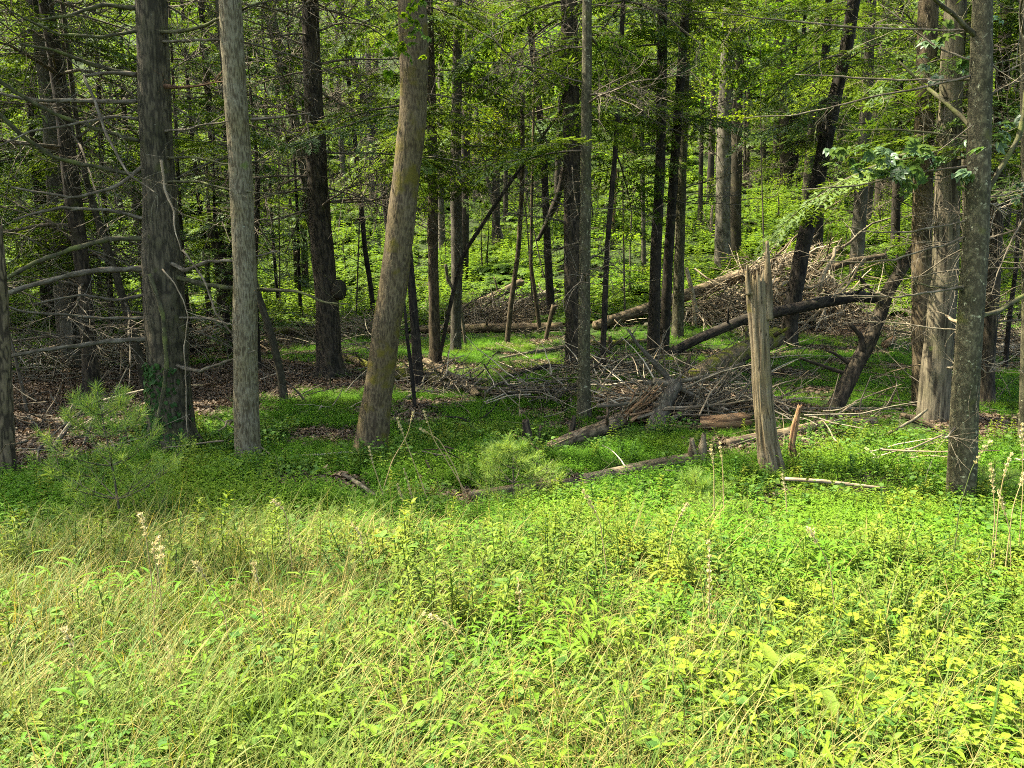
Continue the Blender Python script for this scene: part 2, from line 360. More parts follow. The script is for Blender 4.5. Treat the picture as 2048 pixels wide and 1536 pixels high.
def groundmat():
    m, n, l = newmat('forest_floor')
    out = n.new('ShaderNodeOutputMaterial'); pb = n.new('ShaderNodeBsdfPrincipled'); l.new(pb.outputs[0], out.inputs[0]); pb.inputs['Roughness'].default_value = .95; pb.inputs['Specular IOR Level'].default_value = .1
    ge = n.new('ShaderNodeNewGeometry')
    vo = n.new('ShaderNodeTexVoronoi'); vo.inputs['Scale'].default_value = 17; l.new(ge.outputs['Position'], vo.inputs['Vector'])
    r = n.new('ShaderNodeValToRGB'); e = r.color_ramp.elements; e[0].color = (.022, .015, .009, 1); e[1].color = (.11, .075, .045, 1); x = e.new(.5); x.color = (.08, .052, .03, 1)
    sx = n.new('ShaderNodeSeparateColor'); l.new(vo.outputs['Color'], sx.inputs[0]); l.new(sx.outputs[0], r.inputs[0])
    n1 = n.new('ShaderNodeTexNoise'); n1.inputs['Scale'].default_value = .35; n1.inputs['Detail'].default_value = 6; l.new(ge.outputs['Position'], n1.inputs['Vector'])
    n2 = n.new('ShaderNodeTexNoise'); n2.inputs['Scale'].default_value = 9; n2.inputs['Detail'].default_value = 6; l.new(ge.outputs['Position'], n2.inputs['Vector'])
    g = n.new('ShaderNodeMix'); g.data_type = 'RGBA'; g.inputs[6].default_value = (.012, .02, .005, 1); g.inputs[7].default_value = (.032, .048, .010, 1); l.new(n2.outputs['Fac'], g.inputs[0])
    at = n.new('ShaderNodeAttribute'); at.attribute_name = 'var'
    mr = n.new('ShaderNodeMath'); mr.operation = 'MULTIPLY_ADD'; mr.inputs[1].default_value = 1.4; l.new(n1.outputs['Fac'], mr.inputs[0]); 
    sb = n.new('ShaderNodeMath'); sb.operation = 'MULTIPLY_ADD'; sb.inputs[1].default_value = 1.6; sb.inputs[2].default_value = -1.0; l.new(at.outputs['Fac'], sb.inputs[0]); l.new(sb.outputs[0], mr.inputs[2]); mr.use_clamp = True
    x2 = n.new('ShaderNodeMix'); x2.data_type = 'RGBA'; l.new(mr.outputs[0], x2.inputs[0]); l.new(r.outputs[0], x2.inputs[6]); l.new(g.outputs[2], x2.inputs[7]); l.new(x2.outputs[2], pb.inputs['Base Color'])
    bp = n.new('ShaderNodeBump'); bp.inputs['Strength'].default_value = .7; bp.inputs['Distance'].default_value = .03; l.new(vo.outputs['Distance'], bp.inputs['Height']); l.new(bp.outputs[0], pb.inputs['Normal'])
    return m
M['ground'] = groundmat()

# ------------------------------------------------------------------ objects
COL = SC.collection
def link(name, data, parent=None, loc=(0, 0, 0)):
    o = bpy.data.objects.new(name, data); COL.objects.link(o); o.location = loc
    if parent is not None: o.parent = parent
    return o
def tag(o, label, cat, group=None, kind=None):
    if label: o['label'] = label
    if cat: o['category'] = cat
    if group: o['group'] = group
    if kind: o['kind'] = kind
    return o
def thing(name, label, cat, loc, group=None):
    return tag(link(name, None, None, tuple(float(v) for v in loc)), label, cat, group)
def part(name, mb, mat, root, smooth=True):
    return link(name, mb.mesh(name, M[mat], np.array(root.location), smooth), root)
def child_at(name, me, parent, pos, rot, scale=1.0):
    o = bpy.data.objects.new(name, me); COL.objects.link(o); o.parent = parent
    o.location = Vector(tuple(float(v) for v in pos)) - parent.location
    o.rotation_euler = rot; o.scale = (scale,) * 3
    return o

# ------------------------------------------------------------------ where the ground is green or brown, lit or shaded
def ell(px, py, wpx, ry):
    c = G(px, py); t = proj(c)[2]
    return (c[0], c[1], wpx / 2 / FPX * float(t), ry)
BROWN = [ell(150, 800, 760, 3.6), ell(420, 760, 420, 3.0), ell(100, 900, 320, 1.0), ell(700, 770, 160, .7), ell(1370, 800, 380, 1.3), ell(430, 690, 300, 3), ell(1010, 640, 240, 2.5), ell(1560, 640, 380, 3.0), ell(1950, 850, 180, .9), ell(1960, 690, 200, 2.0), ell(860, 770, 170, .8)]
def inside(E, x, y, k=1.0, m=0.0):
    r = np.zeros(np.shape(x))
    for (cx, cy, rx, ry) in E:
        d = ((x - cx) / (rx * k + m)) ** 2 + ((y - cy) / (ry * k + m)) ** 2
        r = np.maximum(r, np.clip(1.6 - d, 0, 1))
    return r
def brownness(x, y):
    nz = fbm(np.stack([np.asarray(x) * 1.1 + 5, np.asarray(y) * 1.1 + 9, np.zeros(np.shape(x))], -1), 3)
    return np.clip(inside(BROWN, x, y) * 1.5 - nz * .9, 0, 1)
LIT = [ell(270, 835, 400, .9), ell(440, 845, 170, .8), ell(980, 725, 300, 1.6), ell(1240, 698, 420, 1.8), ell(620, 800, 230, .5), ell(860, 800, 130, .4), ell(1080, 700, 240, 1.6), ell(680, 630, 230, 4.0), ell(1200, 694, 380, 1.3), ell(960, 745, 150, .8), ell(1700, 900, 400, 1.1),
       ell(1660, 795, 150, .5), ell(980, 590, 220, 5), ell(960, 500, 240, 8), ell(1400, 360, 200, 9), ell(1560, 600, 360, 3.5), ell(1950, 680, 170, 2), ell(1160, 930, 250, .5), ell(1700, 470, 220, 5),
       ell(600, 690, 180, 1.6), ell(1470, 700, 160, .8), ell(1290, 500, 160, 4), ell(300, 560, 160, 5), ell(1440, 790, 120, .5), ell(1250, 790, 100, .35)]
LIT3 = [(P(497, 600, 7.6)[0], .45), (P(480, 300, 7.6)[0], .4), (P(1530, 700, 7.1)[0], .5), (P(1530, 850, 7.1)[0], .5), (P(800, 250, 7.4)[0], .5), (P(790, 500, 7.4)[0], .4),
        (P(1935, 300, 6.2)[0], .4), (P(1870, 700, 9)[0], .4), (P(1000, 260, 22)[0], 1.8), (P(1600, 200, 11)[0], 1.3), (P(1800, 340, 6.5)[0], .6), (P(780, 80, 6.6)[0], .5), (P(1020, 950, 6.2)[0], .5), (P(1460, 640, 22)[0], 1.2), (P(1650, 570, 23)[0], 1.5), (P(1030, 610, 27)[0], 1.5)]
def in_sun_gap(c, k=1.0):
    """True where a canopy clump at c would shade a place that the sun reaches"""
    c = np.asarray(c, float); s = c[:, 2] / SUNDIR[2]
    for _ in range(3):
        g = c - SUNDIR[None] * s[:, None]; s = s + (g[:, 2] - terr(g[:, 0], g[:, 1])) / SUNDIR[2]
    x, y = g[:, 0], g[:, 1]
    nz = fbm(np.stack([x * .9, y * .9, 0 * x], -1), 2) - .5
    front = (y < 5.2 + 2.1 * sstep(-.9, .8, x) + nz * 2.6) & (y > -4) & (np.abs(x) < 9)
    hit = front | (inside(LIT, x, y, k, .35) > .5 + nz * .9)
    for q, r in LIT3:
        v = c - q; along = v @ SUNDIR; dist = np.linalg.norm(v - along[:, None] * SUNDIR[None], axis=1)
        hit |= (along > 0) & (dist < r)
    return hit

# ------------------------------------------------------------------ the ground
def grid(x0, x1, y0, y1, nx, ny):
    xs = np.linspace(x0, x1, nx); ys = y0 + (y1 - y0) * np.linspace(0, 1, ny) ** 1.7
    X, Y = np.meshgrid(xs, ys); Z = terr(X, Y)
    i = np.arange(ny - 1)[:, None] * nx + np.arange(nx - 1)[None]
    q = np.stack([i, i + 1, i + nx + 1, i + nx], -1).reshape(-1, 4)
    return X, Y, Z, q
X, Y, Z, q = grid(-140, 140, -30, 260, 420, 420)
mb = MB(); mb.add(np.stack([X, Y, Z], -1), q, None, (1 - brownness(X, Y)).ravel())
g = link('ground', mb.mesh('ground', M['ground'])); g['kind'] = 'structure'

# ------------------------------------------------------------------ branch libraries (shared meshes)
def wiggle(p0, d, L, n, amp, sag, r):
    d = norm(np.asarray(d, float)); pts = [np.asarray(p0, float)]; cur = d.copy()
    for k in range(n):
        cur = norm(cur + r.normal(0, amp, 3) + np.array([0, 0, sag / n])); pts.append(pts[-1] + cur * L / n)
    return np.array(pts)
def twigs(mb, pts, rad, count, Lr, r, sides=3, sub=2, f0=.15, spread=.9, upbias=.1, tr=.0035):
    pts = np.asarray(pts); n = len(pts)
    for k in range(count):
        f = r.uniform(f0, 1) * (n - 1.001); i = int(f); p = pts[i] + (pts[i + 1] - pts[i]) * (f - i)
        t = norm(pts[i + 1] - pts[i]); o = r.normal(0, 1, 3); o[2] = o[2] * .5 + upbias; o = norm(o - t * (o @ t))
        d = norm(t * r.uniform(.2, .9) + o * spread); L = r.uniform(*Lr)
        q = wiggle(p, d, L, 4, .16, r.uniform(-.35, .15), r)
        tube(mb, q, np.linspace(tr, tr * .35, 5), sides, cap=False, var=r.uniform(.4, .8))
        for m_ in range(sub):
            ff = r.integers(1, 4); dd = norm(norm(q[ff] - q[ff - 1]) + r.normal(0, .6, 3))
            tube(mb, wiggle(q[ff], dd, L * r.uniform(.25, .55), 2, .15, -.1, r), [tr * .6, tr * .45, tr * .25], 3, cap=False, var=r.uniform(.4, .8))
DEAD = []
for k in range(12):
    r = np.random.default_rng(100 + k); mb = MB(); L = r.uniform(1.0, 1.9)
    pts = wiggle((0, 0, 0), (1, 0, r.uniform(-.1, .25)), L, 9, .10, r.uniform(-.5, .25), r)
    tube(mb, pts, np.linspace(r.uniform(.012, .02), .005, 10), 5, cap=False, var=.6)
    twigs(mb, pts, None, int(r.integers(12, 24)), (.2, .75), r, sub=3, tr=.0055)
    DEAD.append(mb.mesh('dead_branch', M['twig']))
def hemlock_spray(mb, p0, d, L, r, lod, var0):
    d = norm(d); flat = norm(np.cross(d, (0, 0, 1))); upv = np.cross(flat, d)
    ax = wiggle(p0, d, L, 6, .05, -.35, r)
    n = int(L / (.045 * lod)) + 3
    f = np.linspace(.08, 1, n) * 5.999; i = f.astype(int); i = np.minimum(i, 5); base = ax[i] + (ax[i + 1] - ax[i]) * (f - i)[:, None]; t = norm(ax[i + 1] - ax[i])
    for sgn in (-1, 1):
        sd = norm(t * r.uniform(.5, 1.0, (n, 1)) + flat * sgn + r.normal(0, .12, (n, 3)) + np.array([0, 0, -.12]))
        l = (L * .42) * (1 - (f / 6) * .75) * r.uniform(.6, 1.2, n) + .03
        m = max(2, int(4 / lod ** .5))
        strips(mb, base, sd, upv, l, .016 * lod, np.clip(var0 + r.normal(0, .15, n), 0, 1))
        for kk in range(m):
            fr = r.uniform(.15, .9, n)[:, None]; b2 = base + sd * l[:, None] * fr
            d2 = norm(sd + t * .9 * r.choice([-1, 1], (n, 1)) + r.normal(0, .15, (n, 3)))
            strips(mb, b2, d2, norm(upv + r.normal(0, .25, (n, 3))), (l * (1 - fr[:, 0]) * .9 + .03), .015 * lod, np.clip(var0 + r.normal(0, .2, n), 0, 1))
def hemlock_branch(r, L, lod, mbw=None):
    mb = MB(); ax = wiggle((0, 0, 0), (1, 0, r.uniform(.0, .3)), L, 8, .05, r.uniform(-.7, -.3), r)
    tube(mb if mbw is None else mbw, ax, np.linspace(.007 * L + .004, .003, 9), 4, cap=False, var=.5)
    n = int(L / (.11 * lod ** .7))
    for k in range(n):
        f = (.12 + .86 * k / n) * 7.99; i = int(f); p = ax[i] + (ax[i + 1] - ax[i]) * (f - i); t = norm(ax[i + 1] - ax[i])
        sgn = 1 if k % 2 else -1; fl = norm(np.cross(t, (0, 0, 1)))
        l = (.5 * L) * (1 - (f / 8) ** 1.3 * .8) * r.uniform(.5, 1.1) + .1
        hemlock_spray(mb, p, t * r.uniform(.5, .9) + fl * sgn + np.array([0, 0, r.normal(0, .1)]), min(l, .8), r, lod, r.uniform(.2, .7))
    hemlock_spray(mb, ax[-2], ax[-1] - ax[-2], .35, r, lod, .6)
    return mb
HEMB = []
for k in range(7):
    r = np.random.default_rng(300 + k); w = MB(); b = hemlock_branch(r, [1.2, 1.5, 1.8, 2.2, 1.0, 1.6, 2.0][k], 1.7, w)
    HEMB.append((b.mesh('needles', M['hemleaf'], smooth=False), w.mesh('branch', M['twig'])))
def crown_mesh(kind, seed, z0, z1, rad, dens, lod):
    """a crown with its wood in one mesh and its leaves in another, base at the origin"""
    r = np.random.default_rng(seed); L = MB(); W = MB()
    n = int((z1 - z0) * dens)
    for k in range(n):
        z = z0 + (z1 - z0) * (k + r.uniform(0, 1)) / n; az = r.uniform(0, 2 * math.pi); f = (z - z0) / (z1 - z0)
        l = rad * (1 - f ** 1.5 * .8) * r.uniform(.55, 1.1) * (.6 + .4 * min(1, f * 5)); ca, sa = math.cos(az), math.sin(az)
        if kind == 'hemlock':
            b = hemlock_branch(r, l, lod, None); V = np.concatenate(b.V); rot = np.array([[ca, sa, 0], [-sa, ca, 0], [0, 0, 1]])
            V = V @ rot + np.array([0, 0, z]); L.add(V, np.concatenate(b.Q), None, np.concatenate(b.A))
        else:
            ax = wiggle((0, 0, z), (ca, sa, r.uniform(.1, .7)), l, 6, .15, -.2, r)
            tube(W, ax, np.linspace(.012 * l + .004, .004, 7), 4, cap=False)
            m = int(l * 26 / lod)
            f_ = r.uniform(.15, 1, m) * 5.99; i = f_.astype(int); p = ax[i] + (ax[i + 1] - ax[i]) * (f_ - i)[:, None]
            off = r.normal(0, 1, (m, 3)) * np.array([.38, .38, .12]) * (1 + .2 * l)
            for _ in range(3):
                pp = p + off + r.normal(0, .16, (m, 3)) * np.array([1, 1, .5]); d = norm(r.normal(0, 1, (m, 3)) * np.array([1, 1, .35]))
                leaves_or = norm(np.array([0, 0, 1]) + r.normal(0, .35, (m, 3)))
                strips(L, pp, d, leaves_or, r.uniform(.09, .15, m) * lod ** .5, r.uniform(.06, .1, m) * lod ** .5, np.clip(r.normal(.5, .25, m), 0, 1))
    return L, W

# ------------------------------------------------------------------ trees the photograph lets one tell apart
def tree_axis(pts, height, straighten=.5):
    """pts: (px, py, width px) from the foot upwards; returns world points and radii"""
    g0 = G(pts[0][0], pts[0][1]); Y = g0[1]
    W = []; Rr = []
    for (px, py, w) in pts:
        p, t = P(px, py, Y); W.append(p); Rr.append(w / 2 * t / FPX)
    W[0][2] = min(W[0][2], g0[2]) - .12
    W = np.array(W); Rr = np.array(Rr)
    top = W[-1]; d = norm(W[-1] - W[-2]); d = norm(d * (1 - straighten) + np.array([0, 0, 1.]) * straighten)
    if height > top[2] + 1:
        n = 4; rest = height - top[2]
        ex = np.array([top + d * rest * (k + 1) / n for k in range(n)]); er = Rr[-1] * np.array([.85, .65, .4, .12])
        return g0, W, Rr, ex, er
    return g0, W, Rr, None, None
ALLT = []
def tree(label, pts, height=16, bark='hem', sides=14, amp=.004, kind='ridge', ds=.12, dead=0, dead_z=(0.8, 6), dlen=1.0, crown=None, cz=None, limbs=(), name='tree', flare=.0, group=None, seed=None, live=0, live_z=(3, 7)):
    seed = seed if seed is not None else len(ALLT) + 1; r = np.random.default_rng(seed * 31 + 5)
    g0, W, Rr, ex, er = tree_axis(pts, height)
    if crown == 'hemlock' and g0[1] > 9 and live == 0:
        live = 12 if g0[1] < 30 else 13; px_ = pts[0][0]
        live_z = (P(1024, 480 if px_ < 760 else 330, g0[1])[0][2], P(1024, -60, g0[1])[0][2])
    root = thing(name, label, 'tree' if height > 5 else 'dead tree', g0, group)
    lo, rr, s = resample(W, Rr, ds); mb = MB(); 
    tube(mb, lo, rr, sides, amp, kind, seed, cap=ex is None, flare=flare, ref=np.array([0, 1., 0]), s=s)
    if ex is not None:
        tube(mb, np.concatenate([lo[-1:], ex]), np.concatenate([rr[-1:], er]), 10, ref=np.array([0, 1., 0]), var=.7, cap=False)
    part('trunk', mb, bark, root)
    axis = lo if ex is None else np.concatenate([lo, ex]); 
    def at(z):
        k = int(np.argmin(np.abs(axis[:, 2] - z))); return axis[k]
    for k in range(dead):
        z = r.uniform(*dead_z); p = at(z); az = r.uniform(0, 2 * math.pi)
        child_at('branch', DEAD[r.integers(12)], root, p, (r.uniform(-.6, .6), r.uniform(-.35, .3), az), dlen * r.uniform(.6, 1.25))
    for k in range(live):
        z = r.uniform(*live_z); p = at(z); az = r.uniform(0, 2 * math.pi); v = r.integers(7)
        if g0[1] < 15 and in_sun_gap(np.array([p + [q_ * math.cos(az), q_ * math.sin(az), -.1] for q_ in (.5, 1.3)])).any(): continue
        rot = (r.uniform(-.15, .15), r.uniform(-.1, .3), az); sc = r.uniform(.8, 1.3) * (1.25 if g0[1] > 18 else 1)
        b = child_at('branch', HEMB[v][1], root, p, rot, sc)
        nd = bpy.data.objects.new('needles', HEMB[v][0]); COL.objects.link(nd); nd.parent = b
    if height > 5: ALLT.append((root, axis, height, crown, cz))
    return root, axis, float(g0[1])

T = {}
def limb(t, label, pts, dy=(0, 0), mat='dead', tw=10, tl=(.15, .5), sides=7, name='branch', tr=.003, attach=None):
    """a limb drawn through picture points at the depth of its tree, reaching dy metres nearer or farther"""
    root, axis, Y = t; n = len(pts); W = []; Rr = []
    for k, (px, py, w) in enumerate(pts):
        yy = Y + dy[0] + (dy[1] - dy[0]) * k / (n - 1); p, tt = P(px, py, yy); W.append(p); Rr.append(w / 2 * tt / FPX)
    W, Rr, s = resample(W, Rr, .06)
    r = np.random.default_rng(abs(int(pts[0][0] * 7 + pts[0][1] * 3)) % 99991)
    W[1:] += np.cumsum(r.normal(0, .0035, (len(W) - 1, 3)), 0) * .9
    mb = MB(); tube(mb, W, np.maximum(Rr, .0022) * (1 + .12 * np.sin(s * 21)), sides, .0018, 'scaly', int(pts[0][1]), cap=True, s=s)
    twigs(mb, W, None, tw, tl, r, tr=tr)
    return part(name, mb, mat, root)

T['a'] = tree('big old hemlock with two fused stems and many bare limbs, behind the pine seedling', [(345, 900, 108), (342, 860, 86), (335, 700, 80), (325, 520, 76), (320, 400, 62), (310, 250, 60), (306, 120, 60), (302, 0, 60)], 19, 'hem', 110, .009, 'plate', .03, flare=.25, crown='hemlock')
T['b'] = tree('pale straight ash trunk with netted bark between the old hemlock and the dark trunk', [(497, 930, 54), (495, 900, 48), (491, 720, 46), (489, 520, 44), (481, 330, 44), (469, 170, 44), (460, 0, 43)], 20, 'ash', 120, .007, 'ridge', .02, flare=.1, crown='maple')
T['c'] = tree('thick leaning trunk with orange moss on its left foot, bending upright above', [(738, 912, 74), (743, 885, 64), (762, 740, 56), (773, 650, 54), (785, 590, 55), (799, 470, 55), (813, 350, 55), (827, 220, 54), (829, 100, 57), (824, 0, 56)], 18, 'ash_moss', 120, .007, 'ridge', .022, flare=.1, crown='maple')
T['d'] = tree('rough barked straight trunk at the right, nearest the camera', [(1921, 1020, 58), (1922, 980, 52), (1930, 800, 50), (1942, 620, 48), (1951, 500, 46), (1957, 300, 44), (1962, 150, 42), (1965, 0, 38)], 17, 'scaly', 110, .004, 'scaly', .02, crown='hemlock', flare=.08)
T['e'] = tree('pale fluted trunk with a wide leaning foot, just left of the nearest right trunk', [(1864, 842, 62), (1868, 800, 58), (1874, 710, 53), (1882, 640, 50), (1890, 535, 48), (1895, 350, 44), (1902, 180, 42), (1912, 0, 40)], 19, 'pale', 90, .010, 'flute', .04, crown='hemlock', flare=.05)
T['f'] = tree('even brown trunk standing behind the pale fluted one', [(1845, 815, 38), (1845, 600, 38), (1843, 500, 37), (1848, 300, 36), (1852, 150, 36), (1857, 0, 36)], 19, 'brown', 60, .007, 'ridge', .05, crown='maple', dead=6, dead_z=(2.5, 6))
T['g'] = tree('dark furrowed trunk with a round burl and a bristle of dead twigs', [(660, 753, 60), (658, 720, 50), (655, 600, 45), (640, 450, 42), (632, 300, 40), (625, 150, 36), (620, 0, 33)], 20, 'dark', 60, .010, 'plate', .06, dead=64, dead_z=(3.0, 8.2), dlen=1.35, crown='hemlock', flare=.3, live=-1)
T['h'] = tree('broad dark trunk in the middle of the wood with a paler strip up its left', [(1154, 742, 48), (1150, 650, 38), (1145, 500, 35), (1143, 300, 34), (1140, 120, 34), (1138, 0, 33)], 20, 'dark', 54, .009, 'plate', .06, dead=14, dead_z=(2, 9), dlen=1.3, crown='hemlock', flare=.15)
T['i'] = tree('straight slim trunk in front of the broad dark middle trunk', [(1168, 840, 28), (1168, 700, 25), (1170, 500, 23), (1172, 300, 21), (1174, 120, 20), (1174, 0, 19)], 16, 'scaly', 48, .004, 'scaly', .04, dead=16, dead_z=(1.2, 6), dlen=.8, crown='hemlock', flare=.15)
T['j'] = tree('thin dark sapling trunk right of the middle pair, tilting right as it rises', [(1204, 745, 12), (1214, 500, 11), (1233, 273, 10), (1247, 0, 9)], 14, 'black', 10, .002, 'ridge', .1, dead=12, dead_z=(2, 8), crown='hemlock')
T['k'] = tree('dark mottled trunk, thicker and left one of a close pair', [(1306, 730, 28), (1309, 600, 23), (1312, 500, 22), (1321, 320, 20), (1324, 150, 20), (1325, 0, 20)], 18, 'dark', 40, .005, 'scaly', .06, dead=10, dead_z=(3, 9), crown='hemlock', flare=.15)
T['l'] = tree('dark trunk, right one of a close pair and leaning right at the top', [(1327, 718, 21), (1337, 512, 19), (1348, 340, 18), (1360, 170, 18), (1373, 0, 17)], 18, 'dark', 36, .004, 'scaly', .06, dead=10, dead_z=(3, 9), crown='hemlock')
T['m'] = tree('lichen speckled trunk just right of the close dark pair', [(1355, 676, 24), (1359, 500, 20), (1362, 400, 19), (1368, 250, 17), (1372, 120, 16), (1376, 0, 15)], 17, 'scaly', 30, .005, 'scaly', .08, dead=10, dead_z=(3, 9), crown='hemlock', flare=.1)
T['n'] = tree('tall straight slate grey trunk on the ferny slope', [(1445, 545, 32), (1446, 400, 29), (1449, 250, 28), (1456, 100, 28), (1461, 0, 27)], 26, 'grey', 30, .008, 'ridge', .12, dead=10, dead_z=(6, 14), dlen=1.5, crown='maple')
T['o'] = tree('black trunk leaning right across the brush pile', [(1576, 694, 36), (1580, 640, 30), (1604, 500, 30), (1632, 375, 30), (1664, 222, 27), (1692, 100, 25), (1708, 0, 24)], 17, 'black', 44, .008, 'plate', .06, dead=12, dead_z=(4, 9), dlen=1.1, crown='hemlock', flare=.1)
T['p'] = tree('grey barked trunk lit on its left side, behind a leaning pole', [(912, 703, 24), (912, 640, 21), (914, 500, 24), (911, 330, 22), (914, 170, 20), (916, 0, 18)], 19, 'grey', 40, .006, 'scaly', .07, dead=14, dead_z=(3.5, 9), dlen=1.2, crown='hemlock')
T['q'] = tree('slim brown trunk right of the thick leaning trunk', [(871, 727, 25), (868, 620, 21), (866, 500, 20), (866, 350, 20), (862, 180, 19), (856, 0, 19)], 18, 'brown', 36, .005, 'scaly', .06, dead=14, dead_z=(3, 9), dlen=1.1, crown='hemlock', flare=.2)
T['r'] = tree('dark straight trunk half hidden behind the thick leaning one', [(838, 772, 24), (832, 680, 19), (824, 580, 16), (816, 480, 14), (810, 350, 13), (808, 200, 12)], 13, 'black', 26, .004, 'plate', .08, dead=8, dead_z=(3, 7), crown='hemlock')
T['s'] = tree('thin grey trunk leaning left behind the pale ash', [(571, 806, 19), (560, 740, 15), (540, 660, 14), (516, 590, 13), (498, 520, 12), (480, 420, 12), (458, 250, 11), (440, 60, 10)], 13, 'hem', 20, .003, 'scaly', .06, dead=8, dead_z=(2.5, 7), crown='hemlock')
T['t'] = tree('dark slim trunk seen between the old hemlock and the pale ash', [(457, 662, 17), (450, 560, 15), (443, 470, 14), (430, 340, 13), (414, 170, 12), (402, 0, 12)], 17, 'dark', 18, .004, 'scaly', .1, dead=16, dead_z=(3, 10), dlen=1.3, crown='hemlock')
T['u'] = tree('dark hemlock trunk leaning left, left of the old hemlock', [(184, 792, 34), (180, 720, 28), (172, 600, 26), (158, 480, 30), (146, 400, 32), (130, 250, 30), (112, 120, 28), (90, 0, 26)], 18, 'dark', 44, .008, 'plate', .06, dead=34, dead_z=(.8, 8), dlen=1.5, crown='hemlock', flare=.2)
T['v'] = tree('leaning slender trunk between the dark hemlock and the old one', [(296, 785, 19), (276, 700, 16), (250, 610, 15), (228, 535, 14), (195, 440, 13), (170, 350, 12), (150, 220, 10)], 12, 'hem', 20, .004, 'scaly', .07, dead=18, dead_z=(.8, 6), dlen=1.2, crown='hemlock')
T['w'] = tree('thin dead leaning stem low at the far left on brown leaves', [(56, 832, 9), (46, 780, 7), (32, 720, 6), (10, 640, 6), (-20, 560, 5)], 4.2, 'twig', 8, .001, 'scaly', .1, dead=5, dead_z=(.4, 3), dlen=.7)
T['x'] = tree('second trunk of the forked pair, behind the grey barked trunk', [(928, 560, 18), (930, 400, 17), (933, 200, 18), (940, 0, 18)], 21, 'dark', 20, .005, 'scaly', .1, dead=8, dead_z=(4, 10), crown='maple')
T['y'] = tree('crooked dark trunk left of centre gap with stubs and a bend', [(1104, 645, 18), (1096, 520, 15), (1087, 300, 14), (1080, 230, 13), (1066, 110, 13), (1055, 0, 12)], 19, 'black', 22, .005, 'scaly', .09, dead=16, dead_z=(3.5, 10), dlen=1.2, crown='hemlock')
T['z'] = tree('pale slim pole-like trunk leaning right, alone on the lit grass', [(1013, 686, 11), (1024, 590, 10), (1037, 500, 9), (1045, 360, 9), (1045, 190, 8)], 6.7, 'brown', 12, .002, 'scaly', .08, dead=5, dead_z=(3, 6.6), dlen=.8)
T['aa'] = tree('grey-brown trunk slanting left behind the dark bristly trunk', [(648, 640, 24), (625, 440, 22), (596, 270, 20), (566, 150, 22), (535, 0, 20)], 20, 'grey', 24, .006, 'ridge', .1, dead=18, dead_z=(4, 12), dlen=1.4, crown='maple')
T['ab'] = tree('thin dark leaning trunk left of the thick mossy footed one', [(790, 560, 14), (775, 440, 14), (764, 345, 13), (735, 230, 13), (702, 105, 14), (680, 30, 14)], 19, 'black', 18, .004, 'scaly', .1, dead=30, dead_z=(3.5, 13), dlen=1.6, crown='hemlock', live=-1)
T['ac'] = tree('slender dark sapling curving left, left of the thick leaning trunk', [(749, 640, 11), (741, 570, 10), (730, 500, 10), (722, 400, 9), (711, 290, 9), (696, 150, 8)], 11, 'black', 12, .002, 'scaly', .1, dead=30, dead_z=(1.2, 10), dlen=1.2, crown='hemlock', live=-1)
T['ad'] = tree('rough trunk close behind the nearest right one', [(1972, 812, 30), (1976, 700, 26), (1986, 560, 27), (1993, 430, 26), (2000, 250, 25), (2008, 100, 24), (2015, 0, 22)], 16, 'dark', 44, .006, 'plate', .06, dead=26, dead_z=(.6, 6), dlen=1.0, crown='hemlock', flare=.2)
T['ae'] = tree('grey stem cut by the right edge behind tall grass stalks', [(2046, 900, 26), (2048, 860, 20), (2052, 700, 18), (2054, 500, 18), (2050, 200, 16), (2046, 0, 15)], 14, 'scaly', 30, .004, 'scaly', .05, dead=14, dead_z=(1.5, 5), dlen=.8, crown='hemlock')
T['af'] = tree('thin dark stem right of the fluted trunk, leaning over the shaded grass', [(2010, 740, 9), (2018, 640, 9), (2032, 540, 8), (2040, 380, 8)], 10, 'black', 10, .002, 'scaly', .1, dead=10, dead_z=(1, 7), dlen=.8, crown='hemlock')
